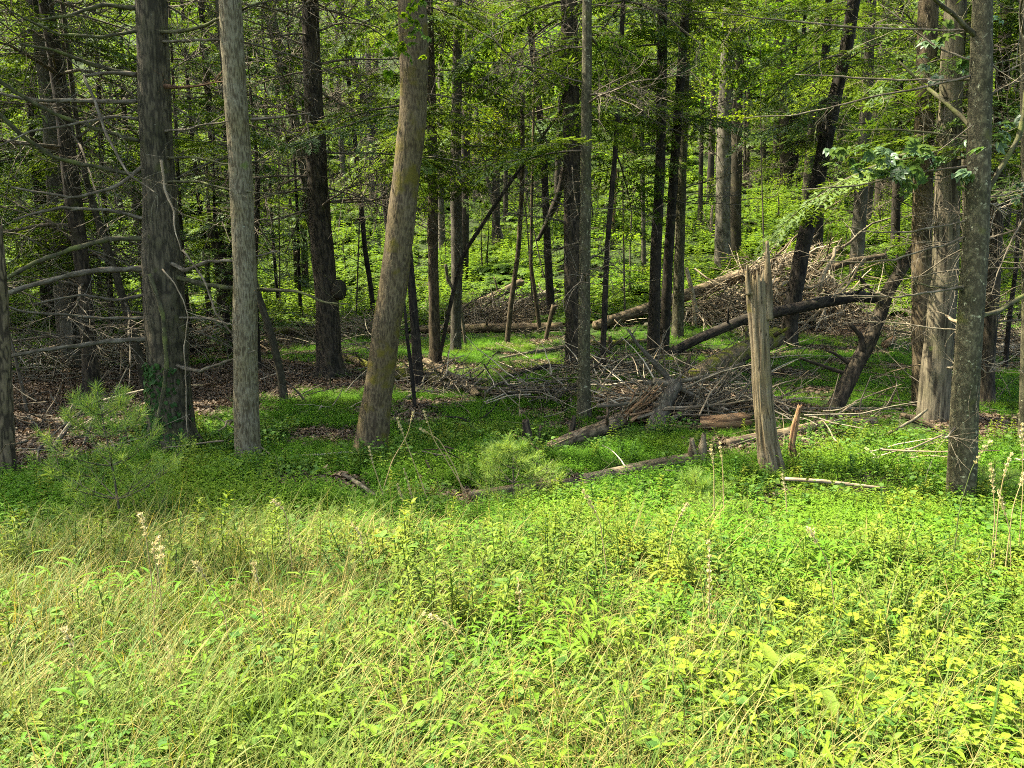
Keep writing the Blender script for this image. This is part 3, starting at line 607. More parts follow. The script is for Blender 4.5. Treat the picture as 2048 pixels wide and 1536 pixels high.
# slope trees that still read one by one
FARS = [('twin brown trunk on the upper slope, left stem', [(1572, 375, 22), (1568, 222, 20), (1562, 100, 18), (1560, 0, 17)], 'brown', 22),
        ('twin brown trunk on the upper slope, right stem', [(1587, 372, 12), (1586, 230, 12), (1590, 0, 10)], 'dark', 22),
        ('shaded trunk left of the twin brown stems', [(1552, 335, 15), (1556, 200, 14), (1560, 40, 12)], 'dark', 22),
        ('pale slim leaning trunk right of the twin brown stems', [(1598, 335, 8), (1606, 250, 8), (1616, 120, 7), (1625, 0, 6)], 'grey', 22),
        ('thin pale birch-like stem on the slope by the slate grey trunk', [(1495, 372, 9), (1495, 260, 8), (1497, 120, 7)], 'pale', 22),
        ('dark thin twin of the pale stem on the slope', [(1489, 375, 7), (1490, 240, 6), (1488, 80, 6)], 'dark', 20),
        ('straight thin trunk rising from the ferns between the middle pair and the close pair', [(1288, 562, 10), (1286, 400, 8), (1284, 200, 8), (1283, 0, 7)], 'grey', 20),
        ('short thin dark stem deep in the ferns right of the middle trunks', [(1268, 352, 6), (1267, 300, 6), (1265, 150, 5)], 'dark', 18),
        ('slim grey trunk behind the slim brown one', [(884, 500, 15), (881, 380, 14), (880, 240, 12), (884, 0, 11)], 'grey', 24),
        ('pale grey trunk far back left of the thick leaning one', [(746, 420, 13), (741, 300, 12), (736, 140, 12), (735, 0, 12)], 'grey', 26),
        ('silvery trunk far back between the bristly trunk and the sapling', [(690, 380, 11), (683, 300, 11), (676, 160, 10), (672, 0, 9)], 'grey', 26),
        ('thin dark stem on the lit grass left of the bristly trunk', [(561, 632, 8), (552, 560, 7), (546, 480, 6), (538, 330, 6), (530, 160, 5)], 'black', 16),
        ('thin stem beside the lit grass, right beside the bristly trunk', [(602, 640, 8), (598, 540, 7), (595, 430, 6), (586, 260, 6)], 'black', 16),
        ('thin stem in front of the far brown debris, left of the ash', [(386, 706, 9), (376, 620, 8), (368, 540, 7), (360, 420, 7), (352, 260, 6)], 'dark', 14),
        ('leaning thin stem right of the old hemlock', [(424, 665, 9), (413, 520, 9), (398, 400, 9), (386, 300, 8), (372, 120, 7)], 'dark', 17),
        ('slim dark trunk near the left margin under hemlock boughs', [(92, 660, 14), (84, 520, 13), (76, 380, 12), (66, 200, 11), (58, 0, 10)], 'dark', 18),
        ('thin straight stem at the left behind the bare limbs', [(147, 738, 9), (148, 640, 8), (146, 500, 7)], 'dark', 10),
        ('narrow trunk in the dark stand left of the leaning slender one', [(225, 668, 12), (216, 520, 11), (205, 360, 10), (196, 160, 9)], 'dark', 17),
        ('slim pale pole on the brown bank, tilting left', [(1008, 494, 8), (992, 430, 8), (977, 369, 7), (962, 300, 6)], 'grey', 13),
        ('reddish split stem behind the thin dark sapling', [(1224, 480, 9), (1228, 400, 9), (1232, 330, 8)], 'rot', 9),
        ('thin stem left of the crooked dark trunk', [(1082, 668, 9), (1072, 600, 8), (1062, 530, 7), (1063, 420, 6), (1066, 300, 6)], 'brown', 9),
        ('slim dark trunk on the slope between the close pair and the slate trunk', [(1400, 470, 10), (1402, 330, 9), (1406, 150, 8), (1408, 0, 8)], 'dark', 22),
        ('trunk on the slope glimpsed right of the leaning black trunk', [(1716, 470, 16), (1722, 330, 14), (1728, 160, 13), (1732, 0, 12)], 'dark', 22),
        ('grey trunk on the slope left of the even brown one', [(1790, 500, 17), (1794, 350, 16), (1798, 180, 15), (1800, 0, 14)], 'dark', 20),
        ('mossy trunk behind the fluted trunk, patched with light', [(1942, 640, 22), (1938, 480, 21), (1934, 300, 20), (1930, 0, 19)], 'pale', 20)]
for lb, pts, bk, hh in FARS:
    nm = thing
    tree(lb, pts, hh, bk, 12, .004, 'scaly', .25, dead=9, dead_z=(2.5, 10), dlen=1.3, crown='hemlock' if hh > 11 else None)

# limbs of the old hemlock
A = T['a']; nearA = (-.1, -.8)
LA = [([(273, 17, 9), (205, 10, 8), (137, 34, 7), (79, 44, 5)], 'deadgreen'), ([(273, 150, 10), (219, 147, 7), (167, 154, 6), (191, 202, 6), (212, 273, 6), (249, 345, 5), (314, 393, 3)], 'dead'),
      ([(268, 150, 11), (184, 130, 9), (147, 116, 8), (102, 102, 5), (40, 90, 4)], 'deadgreen'), ([(273, 203, 9), (154, 205, 9), (68, 201, 8), (-30, 180, 6)], 'dead'),
      ([(280, 283, 8), (205, 263, 9), (137, 239, 8), (68, 205, 8), (0, 164, 8), (-40, 120, 7)], 'deadgreen'), ([(290, 352, 8), (164, 331, 9), (109, 314, 9), (51, 273, 9), (0, 225, 9), (-30, 190, 8)], 'deadgreen'),
      ([(292, 478, 10), (218, 478, 11), (144, 498, 10), (68, 525, 9), (-20, 575, 8)], 'deadgreen'), ([(298, 537, 13), (191, 541, 12), (85, 565, 11), (0, 592, 10), (-60, 610, 8)], 'dead'),
      ([(302, 678, 11), (205, 686, 10), (119, 698, 9), (0, 718, 6)], 'dead'), ([(305, 635, 7), (205, 638, 6), (137, 631, 6), (41, 626, 5), (-20, 604, 4)], 'dead'),
      ([(296, 440, 8), (220, 420, 7), (120, 415, 6), (30, 440, 4)], 'dead'), ([(283, 240, 7), (230, 235, 6), (150, 250, 5), (60, 262, 4), (-20, 300, 3)], 'dead'),
      ([(296, 590, 7), (230, 600, 6), (160, 590, 5), (60, 610, 3)], 'twig'), ([(290, 330, 8), (235, 372, 7), (150, 395, 6), (20, 372, 4)], 'dead'),
      ([(280, 60, 7), (200, 75, 6), (110, 70, 5), (10, 20, 4)], 'deadgreen'),
      ([(328, 520, 9), (375, 541, 9), (427, 524, 7), (480, 524, 6), (560, 505, 3)], 'dead'), ([(345, 552, 11), (410, 565, 10), (468, 573, 9), (540, 576, 8), (600, 579, 6), (648, 596, 5), (700, 600, 3)], 'deadgreen'),
      ([(352, 636, 5), (410, 637, 5), (451, 643, 4), (470, 648, 3)], 'dead'), ([(338, 727, 8), (370, 738, 8), (400, 746, 7), (444, 729, 6), (506, 708, 3)], 'dead'),
      ([(311, 65, 8), (393, 58, 7), (440, 38, 6), (520, 8, 4)], 'deadgreen'), ([(320, 82, 6), (380, 80, 6), (440, 78, 5), (500, 84, 3)], 'dead'),
      ([(325, 263, 5), (370, 262, 5), (410, 251, 4), (458, 246, 3)], 'dead'), ([(328, 315, 6), (390, 318, 5), (455, 328, 4), (540, 322, 3)], 'deadgreen'),
      ([(325, 172, 10), (360, 176, 6), (400, 174, 4), (450, 168, 2)], 'rot'), ([(330, 365, 6), (390, 362, 5), (450, 378, 4), (560, 392, 2)], 'deadgreen')]
for k, (pp, mt) in enumerate(LA):
    limb(A, None, pp, (-.05, -.5 - .5 * ((k * 37) % 10) / 10) if k not in (16,) else (-.05, -.9), mt, tw=16 if k < 15 else 9, tl=(.15, .62))
limb(A, None, [(300, 548, 9), (328, 630, 9), (341, 732, 9), (328, 807, 8), (307, 879, 7), (266, 947, 5)], (-.28, -.45), 'deadgreen', tw=4, name='hanging_branch')
limb(A, None, [(325, 538, 3), (350, 565, 3), (369, 602, 2.5), (379, 633, 2), (368, 700, 2), (374, 800, 2), (376, 868, 1.5)], (-.5, -.55), 'bleach', tw=3, name='hanging_branch')
limb(A, None, [(365, 500, 4), (410, 560, 4), (430, 620, 4), (468, 670, 3)], (-.3, -.5), 'dead', tw=4, name='hanging_branch')
limb(A, None, [(322, 320, 5), (330, 380, 5), (345, 420, 4), (348, 450, 3), (362, 500, 2)], (-.3, -.55), 'bleach', tw=3, name='hanging_branch')
limb(T['b'], None, [(503, 239, 7), (563, 232, 5), (621, 224, 3)], (0, -.3), 'dead', tw=3, tl=(.05, .2))
# limbs on the right
D = T['d']
LD = [([(1953, 75, 10), (1909, 31, 9), (1871, 0, 8), (1840, -30, 7)], 'scaly'), ([(1958, 294, 11), (1929, 239, 9), (1878, 191, 8), (1854, 171, 6), (1800, 120, 4)], 'deadgreen'),
      ([(1950, 61, 5), (1775, 58, 4), (1690, 51, 4), (1553, 31, 3), (1382, 17, 2)], 'dead'), ([(1955, 159, 5), (1826, 159, 4), (1724, 157, 4), (1587, 145, 2)], 'dead'),
      ([(1950, 273, 4), (1792, 263, 4), (1672, 265, 2)], 'deadgreen'), ([(1945, 150, 5), (1830, 181, 5), (1758, 191, 4), (1690, 212, 4), (1587, 236, 3), (1485, 243, 2)], 'dead'),
      ([(1945, 330, 5), (1809, 349, 4), (1724, 369, 4), (1604, 378, 2)], 'dead'), ([(1945, 440, 4), (1898, 448, 4), (1816, 465, 4), (1741, 463, 3), (1686, 448, 2)], 'dead'),
      ([(1940, 470, 5), (1891, 489, 4), (1792, 513, 4), (1724, 516, 3), (1642, 513, 2)], 'dead'), ([(1935, 582, 6), (1854, 573, 4), (1822, 565, 2)], 'deadgreen'),
      ([(1940, 570, 6), (1861, 585, 5), (1792, 596, 4), (1707, 589, 2)], 'dead'), ([(1945, 636, 10), (1997, 623, 9), (2048, 591, 8), (2090, 560, 7)], 'deadgreen'),
      ([(1925, 648, 8), (1900, 640, 7), (1892, 630, 4)], 'bleach'), ([(1935, 662, 4), (1861, 659, 3), (1724, 647, 2)], 'dead'), ([(1940, 120, 4), (1880, 100, 4), (1820, 60, 3), (1760, 10, 2)], 'dead'),
      ([(1950, 403, 6), (1980, 376, 9), (2008, 325, 10), (2035, 273, 10), (2048, 170, 10), (2055, 60, 9)], 'deadgreen'), ([(1960, 200, 4), (2010, 170, 3), (2060, 150, 2)], 'dead'),
      ([(1945, 400, 5), (1985, 408, 4), (2014, 432, 3)], 'bleach'), ([(1960, 110, 4), (2000, 150, 3), (2060, 120, 3)], 'dead'), ([(1930, 700, 5), (1975, 745, 3), (2010, 740, 2)], 'dead'),
      ([(1915, 850, 5), (1900, 868, 4), (1893, 876, 3)], 'dead'), ([(1928, 740, 6), (1895, 736, 5)], 'dead'), ([(1932, 430, 5), (1960, 400, 4), (2020, 390, 3), (2060, 380, 2)], 'dead')]
for k, (pp, mt) in enumerate(LD):
    limb(D, None, pp, (0, -.25 + .9 * ((k * 29) % 10) / 10), mt, tw=12 if pp[-1][2] <= 3 else 4, tl=(.12, .55), tr=.0026)
limb(T['p'], None, [(912, 590, 7), (895, 560, 7), (893, 530, 5)], (-.1, -.2), 'dead', tw=2)
bg = MB(); th = 0
root, axis, Yg = T['g']; bc, tt = P(678, 580, Yg - .1); u, v = np.meshgrid(np.linspace(0, 2 * math.pi, 20, endpoint=False), np.linspace(.02, math.pi - .02, 12))
rr = 19 / FPX * tt * (1 + .25 * (fbm(np.stack([np.cos(u) * np.sin(v) * 2 + 5, np.sin(u) * np.sin(v) * 2, np.cos(v) * 2], -1), 3) - .5))
sp = np.stack([np.cos(u) * np.sin(v) * rr * .8, np.sin(u) * np.sin(v) * rr, np.cos(v) * rr * 1.1], -1) + bc
i = np.arange(11)[:, None] * 20; j = np.arange(20)[None]
bg.add(sp, np.stack([i + j, i + 20 + j, i + 20 + (j + 1) % 20, i + (j + 1) % 20], -1).reshape(-1, 4), None, .4)
part('burl', bg, 'hem', root)
# creeper on the old hemlock's foot
mb = MB(); r = np.random.default_rng(5); n = 420; root, axis, Ya = A
zz = r.uniform(.05, 1.0, n) ** 1.1; az = r.normal(R(-110), .55, n); idx = np.array([int(np.argmin(np.abs(axis[:, 2] - z))) for z in zz])
rad = .24 + .10 * np.exp(-zz / .2); nrm = np.stack([np.cos(az), np.sin(az), 0 * az], -1); base = axis[idx] + nrm * rad[:, None]; base[:, 2] = zz
leaves(mb, base, norm(np.stack([r.normal(0, .6, n), r.normal(0, .3, n), -np.ones(n)], -1)), nrm, r.uniform(.04, .08, n), r.uniform(.03, .05, n), r.uniform(.2, .9, n))
o = part('creeper_leaves', mb, 'ivy', root); o['kind'] = 'stuff'

# ------------------------------------------------------------------ masked crowns of these trees (above the picture; clumps cut so the dappled shade falls where wanted)
def masked_crown(root, axis, H, kind, seed, z0, rad=2.6, n=150):
    r = np.random.default_rng(seed); c = []
    zz = z0 + (H + 1 - z0) * r.uniform(0, 1, n) ** .8; f = (zz - z0) / (H + 1 - z0)
    az = r.uniform(0, 2 * math.pi, n); q = rad * (1 - f ** 1.6 * .75) * np.sqrt(r.uniform(.03, 1, n))
    idx = np.array([int(np.argmin(np.abs(axis[:, 2] - z))) for z in zz])
    C = axis[idx] * np.array([1, 1, 0]) + np.stack([np.cos(az) * q, np.sin(az) * q, zz], -1)
    keep = ~in_sun_gap(C); C = C[keep]
    if len(C) == 0: return
    mb = MB(); w = MB(); m = 26
    for cc in C:
        d = r.normal(0, 1, (m, 3)) * np.array([.30, .30, .13]); p = cc + d
        strips(mb, p, norm(r.normal(0, 1, (m, 3)) * np.array([1, 1, .3])), norm(np.array([0, 0, 1]) + r.normal(0, .3, (m, 3))), r.uniform(.12, .22, m), r.uniform(.07, .12, m) * (1 if kind != 'hemlock' else .6), np.clip(r.normal(.5, .25, m), 0, 1))
        k = int(np.argmin(np.abs(axis[:, 2] - (cc[2] - .3)))); b = axis[k]
        tube(w, [b, (b + cc) / 2 + np.array([0, 0, .12]), cc], [.012, .008, .004], 3, cap=False)
    o = part('crown', mb, 'maple' if kind == 'maple' else 'hemleaf', root, False)
    part('crown_branches', w, 'twig', root)['kind'] = 'stuff'; o['kind'] = 'stuff'
for k, (root, axis, H, kind, cz) in enumerate(ALLT):
    if not kind: continue
    Y = float(root.location[1])
    ztop = P(1024, -60, Y)[0][2]
    masked_crown(root, axis, max(H, ztop + 4), kind, 900 + k, ztop + .3 if Y < 20 else max(4.5, ztop * .62), 2.6 if Y < 20 else 3.0, 170 if Y < 25 else 110)

# unseen trees added beside the picture so their crowns shade the wood
r = np.random.default_rng(77)
SIDE = [(-6.8, 8.2), (-8.8, 7.2), (-10.3, 6.0), (-12.4, 6.8), (-7.6, 10), (-8.5, 5.5), (-7.6, 2.6), (-11, 8), (-9.5, 11.5), (-13, 13), (-12.5, 4.0), (-15, 9), (-14.5, 17), (-17.5, 14), (-19, 21), (-11, .5), (-17, 4.5), (9.5, 9), (12.5, 14), (10.5, 5.5), (-22, 27), (17, 20)]
for k, (x, y) in enumerate(SIDE):
    z = float(terr(x, y)); root = thing('tree', 'unseen tree added beside the frame so its crown shades the wood', 'tree', (x, y, z), 'trees beside the view')
    H = r.uniform(14, 19); ax = np.array([[x, y, z - .1], [x + r.normal(0, .15), y, z + H * .35], [x + r.normal(0, .3), y + .1, z + H * .7], [x + r.normal(0, .4), y, z + H]])
    a2, r2, s2 = resample(ax, [.2, .16, .1, .02], .5); mb = MB(); tube(mb, a2, r2, 10, .004, 'scaly', k, s=s2); part('trunk', mb, 'hem', root)
    masked_crown(root, a2, H, 'hemlock' if k % 3 else 'maple', 500 + k, 4.2, 3.3, 230)

# ------------------------------------------------------------------ the wood behind
NEEDLE_CROWNS = []; BROAD_CROWNS = []
for k in range(4):
    L, W = crown_mesh('hemlock', 40 + k, [.7, 1.2, 2.0, 3.2][k], [9, 13, 15, 17][k], [2.0, 2.5, 2.7, 2.9][k], 4.6, 3.4)
    NEEDLE_CROWNS.append((L.mesh('crown', M['hemleaf'], smooth=False), None, [9.6, 13.8, 16, 18][k]))
for k in range(3):
    L, W = crown_mesh('maple', 60 + k, [1.6, 3.5, 5.5][k], [7, 12, 17][k], [2.2, 3.0, 3.4][k], 3.4, 1.5)
    BROAD_CROWNS.append((L.mesh('crown', M['maple'], smooth=False), W.mesh('crown_branches', M['twig']), [7.5, 12.5, 17.5][k]))
GL = bpy.data.meshes.new
STEMS = []
for k, H in enumerate([9.6, 13.8, 16, 18, 7.5, 12.5, 17.5]):
    r = np.random.default_rng(880 + k); mb = MB(); ax = np.array([[0, 0, -.4], [r.normal(0, .1), r.normal(0, .1), H * .3], [r.normal(0, .2), r.normal(0, .2), H * .6], [r.normal(0, .2), r.normal(0, .2), H]])
    a2, r2, s2 = resample(ax, [.014 * H, .011 * H, .007 * H, .01], .4); tube(mb, a2, r2, 9, .004, 'scaly', k, s=s2)
    STEMS.append([mb.mesh('trunk', M[b]) for b in ('dark', 'hem', 'grey')])
VIEWS = [(G(960, 560), 2.6), (G(1300, 470), 3.0), (G(1400, 400), 3.0), (G(1520, 360), 2.5), (G(700, 630), 2.2), (G(1650, 470), 2.5)]   # open glades
MARKS = [(-9999, 'beyond the left edge'), (0, 'the left edge'), (165, 'the dark hemlock'), (335, 'the old hemlock'), (492, 'the pale ash'), (655, 'the bristly trunk'), (770, 'the thick leaning trunk'), (868, 'the slim brown trunk'), (912, 'the grey barked trunk'),
         (1030, 'the pole-like trunk'), (1160, 'the middle trunks'), (1210, 'the thin black sapling'), (1318, 'the close dark pair'), (1447, 'the slate trunk'), (1525, 'the snag'), (1620, 'the black leaning trunk'), (1730, 'the crooked trunk'), (1870, 'the fluted trunk'), (1940, 'the nearest right trunk'), (2048, 'the right edge')]
def tree_label(x, y, z, v):
    px = float(proj(np.array([x, y, z]))[0]); k = max(i for i, m in enumerate(MARKS) if m[0] <= px)
    where = 'left of the left edge' if k == 0 else 'past the right edge' if k == len(MARKS) - 1 else 'between %s and %s' % (MARKS[k][1], MARKS[k + 1][1])
    sz = ['low bushy hemlock', 'bushy hemlock', 'tall hemlock', 'high crowned hemlock', 'low leafy maple', 'leafy maple', 'high crowned maple'][v]
    dist = 'near' if y < 24 else 'midway' if y < 34 else 'farther' if y < 46 else 'far' if y < 58 else 'very far' if y < 72 else 'farthest'
    return '%s %s, %s' % (sz, dist, where)
back = 0; placed = []
r = np.random.default_rng(21)
cand = []
for k in range(3000):
    y = 15 + 80 * r.uniform(0, 1) ** 1.15; x = r.uniform(-1, 1) * (.74 * y + 3); cand.append((x, y))
def visible_gap(x, y, low):
    """keeps the glades open: no low crown between the camera and an open spot of the slope"""
    for g_, rad in VIEWS:
        s = y / g_[1]
        if s < 1.02 and abs(x - g_[0] * s) < (rad * s + low): return True
    return False
for (x, y) in cand:
    if back > 200: break
    sp = 1.9 + y * .028
    if any((x - a) ** 2 + (y - b) ** 2 < sp * sp for a, b in placed): continue
    u = x / y
    if y < 26 and u > -.14: continue                       # the open floor in the middle and right
    if y < 19 and u > -.36: continue
    nk = r.uniform(); left = u < -.05
    c = np.array([[x + dx, y, float(terr(x, y)) + hh] for hh in (3, 6, 9, 12, 15) for dx in (-1, 1)])
    if in_sun_gap(c, .9).sum() > 1: continue
    if abs(proj(np.array([x, y, float(terr(x, y))]))[0] - 1024) > 1330: continue
    if y < 45 and left: v = int(r.choice([0, 1, 1, 2])) if nk < .8 else 4
    elif y < 45: v = int(r.choice([2, 3])) if nk < .65 else 6
    else: v = int(r.choice([0, 1, 2, 3])) if nk < .5 else int(r.choice([4, 5, 6]))
    low = [2, 2.4, 1.6, .3, 2, 1.2, .3][v]
    if v in (3, 6) and not visible_gap(x, y, -2.0 * (y / 30)): pass
    elif visible_gap(x, y, low * .6): 
        continue
    placed.append((x, y)); z = float(terr(x, y))
    far = y > 45
    root = thing('hemlock_tree' if v < 4 else 'maple_tree', tree_label(x, y, z, v), 'tree', (x, y, z), ('hemlocks of the far slope' if far else 'hemlocks behind the front trunks') if v < 4 else ('broadleaf trees of the far slope' if far else 'broadleaf trees between the hemlocks'))
    root.rotation_euler = (0, 0, r.uniform(0, 6.28)); s = r.uniform(.85, 1.2); root.scale = (s, s, s)
    cm, cw, H = (NEEDLE_CROWNS + BROAD_CROWNS)[v]
    for nm, me in (('trunk', STEMS[v][r.integers(3)]), ('crown', cm), ('crown_branches', cw)):
        if me:
            o = bpy.data.objects.new(nm, me); COL.objects.link(o); o.parent = root
            if nm != 'trunk': o['kind'] = 'stuff'
    if not far:
        for q_ in range(7):
            o = bpy.data.objects.new('branch', DEAD[r.integers(12)]); COL.objects.link(o); o.parent = root; o.location = (0, 0, r.uniform(.6, 5)); o.rotation_euler = (r.uniform(-.4, .4), r.uniform(-.3, .3), r.uniform(0, 6.28))
    back += 1
# bushy young hemlocks low in the left stand, and shrubs on the slope
r = np.random.default_rng(23); n_b = 0
for k in range(900):
    if n_b >= 20: break
    y = r.uniform(15, 33); x = r.uniform(-.72, -.13) * y
    if any((x - a) ** 2 + (y - b) ** 2 < 2.0 for a, b in placed) or inside(LIT, np.array([x]), np.array([y]), 1.0)[0] > .4 or visible_gap(x, y, .6): continue
    placed.append((x, y)); z = float(terr(x, y)); v = int(r.choice([0, 0, 1])); n_b += 1
    root = thing('hemlock_tree', tree_label(x, y, z, v), 'tree', (x, y, z), 'hemlocks behind the front trunks'); sc_ = r.uniform(.45, .8); root.scale = (sc_ * 1.15, sc_ * 1.15, sc_); root.rotation_euler = (0, 0, r.uniform(0, 6.28))
    for nm, me in (('trunk', STEMS[v][0]), ('crown', NEEDLE_CROWNS[v][0])):
        o = bpy.data.objects.new(nm, me); COL.objects.link(o); o.parent = root
        if nm == 'crown': o['kind'] = 'stuff'
for k in range(60):
    y = r.uniform(27, 62); x = r.uniform(-.3, .72) * y; z = float(terr(x, y)); sc_ = r.uniform(.16, .42)
    if y < 33 and x < 1: continue
    root = thing('shrub', tree_label(x, y, z, 4).replace('low leafy maple', 'small shrub' if sc_ < .28 else 'big leafy shrub'), 'shrub', (x, y, z - .3 * sc_), 'shrubs of the slope'); root.rotation_euler = (0, 0, r.uniform(0, 6.28)); root.scale = (sc_ * 1.2, sc_ * 1.2, sc_ * .9)
    hem_ = r.uniform() < .4
    for nm, me in ((('trunk', STEMS[0][1]), ('crown', NEEDLE_CROWNS[0][0])) if hem_ else (('stem', STEMS[4][1]), ('crown', BROAD_CROWNS[0][0]))):
        o = bpy.data.objects.new(nm, me); COL.objects.link(o); o.parent = root
        if nm == 'crown': o['kind'] = 'stuff'
# sunlit beech spray in the middle, and a low hemlock hanging from the top right
def leaf_tree(label, px, py, H, crown, mat, scale=(1, 1, 1), name='beech_sapling', stem=None, leafm=None, group=None):
    g0 = G(px, py); root = thing(name, label, 'tree', g0, group)
    return root
def airy_sapling(label, foot, name, layers, mat, seed, lsize=(.07, .11)):
    """foot px; layers: (px, py, width px, n leaves) flat leafy tiers at the foot's depth"""
    g0 = G(*foot); Y = g0[1]; r = np.random.default_rng(seed); root = thing(name, label, 'tree', g0)
    top = P(layers[0][0], layers[0][1], Y)[0]; mb = MB(); ax, rr, s = resample([g0 - [0, 0, .1], (g0 + top) / 2 + [r.normal(0, .1), 0, 0], top], [.03, .02, .006], .2); tube(mb, ax, rr, 7, s=s); part('trunk', mb, 'twig', root)
    for (px, py, w, n) in layers:
        c, t = P(px, py, Y); W = w / 2 * t / FPX; lf = MB(); st = MB(); base = ax[int(np.argmin(np.abs(ax[:, 2] - (c[2] - .1))))]
        nb = 7
        for q_ in range(nb):
            az = r.uniform(0, 6.28); e = c + np.array([math.cos(az) * W * r.uniform(.5, 1.1), math.sin(az) * W * .8, r.normal(0, .12)])
            pts = resample([base, (base + e) / 2 + [0, 0, .1], e], [.006, .004, .002], .15)[0]; tube(st, pts, np.linspace(.006, .002, len(pts)), 3, cap=False)
            m = n // nb; i = r.integers(max(1, len(pts) // 4), len(pts), m); p = pts[i] + r.normal(0, 1, (m, 3)) * np.array([.16, .16, .035])
            leaves(lf, p, norm(r.normal(0, 1, (m, 3)) * np.array([1, 1, .25])), norm(np.array([0, 0, 1]) + r.normal(0, .25, (m, 3))), r.uniform(*lsize, m), r.uniform(lsize[0] * .55, lsize[1] * .6, m), r.uniform(0, 1, m))
        b = part('branch', st, 'twig', root); link('leaves', lf.mesh('leaves', M[mat], np.array(root.location)), b)
airy_sapling('bright yellow-green sunlit beech sapling in the centre gap', (1068, 640), 'beech_sapling', [(1010, 205, 110, 220), (1000, 232, 190, 420), (985, 258, 200, 480), (1010, 285, 200, 420), (975, 305, 130, 240), (1060, 215, 90, 130)], 'glow', 3, (.10, .16))
airy_sapling('green maple sapling with flat leaf layers above the beech', (1090, 560), 'maple_sapling', [(1000, 120, 260, 420), (1050, 60, 260, 420), (960, 90, 240, 380), (1110, 30, 240, 420), (1090, 150, 180, 260)], 'maple', 4, (.13, .2))
airy_sapling('leafy maple sapling high in the gap left of the close dark pair', (1250, 640), 'maple_sapling', [(1260, 20, 230, 380), (1230, 80, 240, 380), (1280, 140, 220, 340), (1240, 200, 180, 240)], 'maple', 15, (.12, .18))
airy_sapling('leafy maple sapling with bright tiers above the brush pile', (1530, 560), 'maple_sapling', [(1520, 30, 260, 420), (1490, 90, 260, 420), (1550, 160, 240, 380), (1500, 230, 180, 240)], 'maple', 16, (.12, .18))
airy_sapling('leafy sapling with bright tiers between the bristly and the leaning trunk', (712, 640), 'maple_sapling', [(720, 20, 220, 360), (700, 90, 240, 380), (740, 160, 200, 320), (710, 250, 160, 200)], 'maple', 17, (.12, .18))
airy_sapling('leafy sapling glimpsed between the pale ash and the bristly trunk', (560, 640), 'maple_sapling', [(560, 40, 180, 300), (580, 120, 200, 320), (550, 200, 170, 240)], 'maple', 18, (.12, .18))
airy_sapling('light green sapling with layered leaves on the slope right of the middle trunks', (1260, 600), 'maple_sapling', [(1270, 330, 130, 200), (1240, 480, 130, 220), (1270, 540, 150, 260), (1230, 560, 130, 200)], 'maple', 5, (.10, .16))
def hanging_boughs(t, specs, seed):
    root, axis, Y = t; r = np.random.default_rng(seed)
    for (px, py, dy, az, tilt, sc) in specs:
        p, _ = P(px, py, Y + dy); v = r.integers(7)
        if Y < 15 and px < 400 and in_sun_gap(np.array([p + [q_ * math.cos(R(az)), q_ * math.sin(R(az)), -.1] for q_ in (.5, 1.2)])).any(): continue
        b = child_at('branch', HEMB[v][1], root, p, (r.uniform(-.2, .2), R(tilt), R(az)), sc)
        nd = bpy.data.objects.new('needles', HEMB[v][0]); COL.objects.link(nd); nd.parent = b
hanging_boughs(T['o'], [(1690, 60, -1, 200, 12, .9), (1700, 20, -1.5, 170, 5, 1.0), (1700, 110, -1, 190, 15, .8), (1680, 150, -1, 215, 10, .8), (1560, 40, -1, 175, 20, .8), (1600, 90, -.5, 160, 12, .8), (1670, 190, -1, 200, 18, .7), (1580, 10, 0, 200, 18, .9),
                        (1690, 0, 1, 30, 12, .9), (1650, 40, 1, 340, 12, .8), (1500, 20, 1, 190, 16, .8), (1540, 130, 1, 185, 18, .7), (1640, 230, 0, 175, 20, .5), (1480, 80, 2, 170, 18, .8), (1660, 120, 1.5, 20, 14, .8)], 8)
hanging_boughs(T['k'], [(1320, 250, 1, 180, 10, .9), (1322, 330, .5, 200, 15, .7), (1318, 180, 1, 160, 10, .9), (1325, 120, 1, 185, 8, 1.0), (1322, 60, 1.5, 175, 12, 1.0), (1325, 200, 1.5, 20, 12, .8), (1322, 20, 1, 190, 12, 1.1)], 9)
hanging_boughs(T['p'], [(916, 330, 1, 10, 15, .7), (916, 400, 1.5, 330, 20, .6), (915, 150, 1, 20, 10, .8), (915, 60, 1, 200, 10, .9), (912, 20, 1, 170, 8, .9)], 10)
hanging_boughs(T['h'], [(1135, 380, 1.5, 190, 20, .8), (1135, 330, 1.2, 175, 15, .8), (1130, 430, 1.5, 200, 18, .8), (1130, 120, 1.2, 185, 10, 1.0), (1150, 60, 1.5, 340, 12, 1.0)], 11)
hanging_boughs(T['u'], [(150, 420, 1, 200, 15, .9), (140, 300, 1, 170, 10, 1.1), (130, 200, .5, 10, 10, 1.0), (120, 120, .5, 190, 10, 1.1), (100, 40, .5, 0, 12, 1.2), (170, 520, 1, 185, 18, .8), (110, 80, -.5, 340, 12, 1.0), (150, 350, -.5, 350, 12, .9), (110, 10, -.5, 180, 12, 1.0), (150, 250, -1, 200, 14, .9)], 12)
hanging_boughs(T['ad'], [(1990, 20, 1, 170, 10, .7), (2010, 120, .5, 350, 12, .6), (2000, 70, 1.5, 200, 10, .7), (2000, 220, 1, 20, 15, .5)], 13)

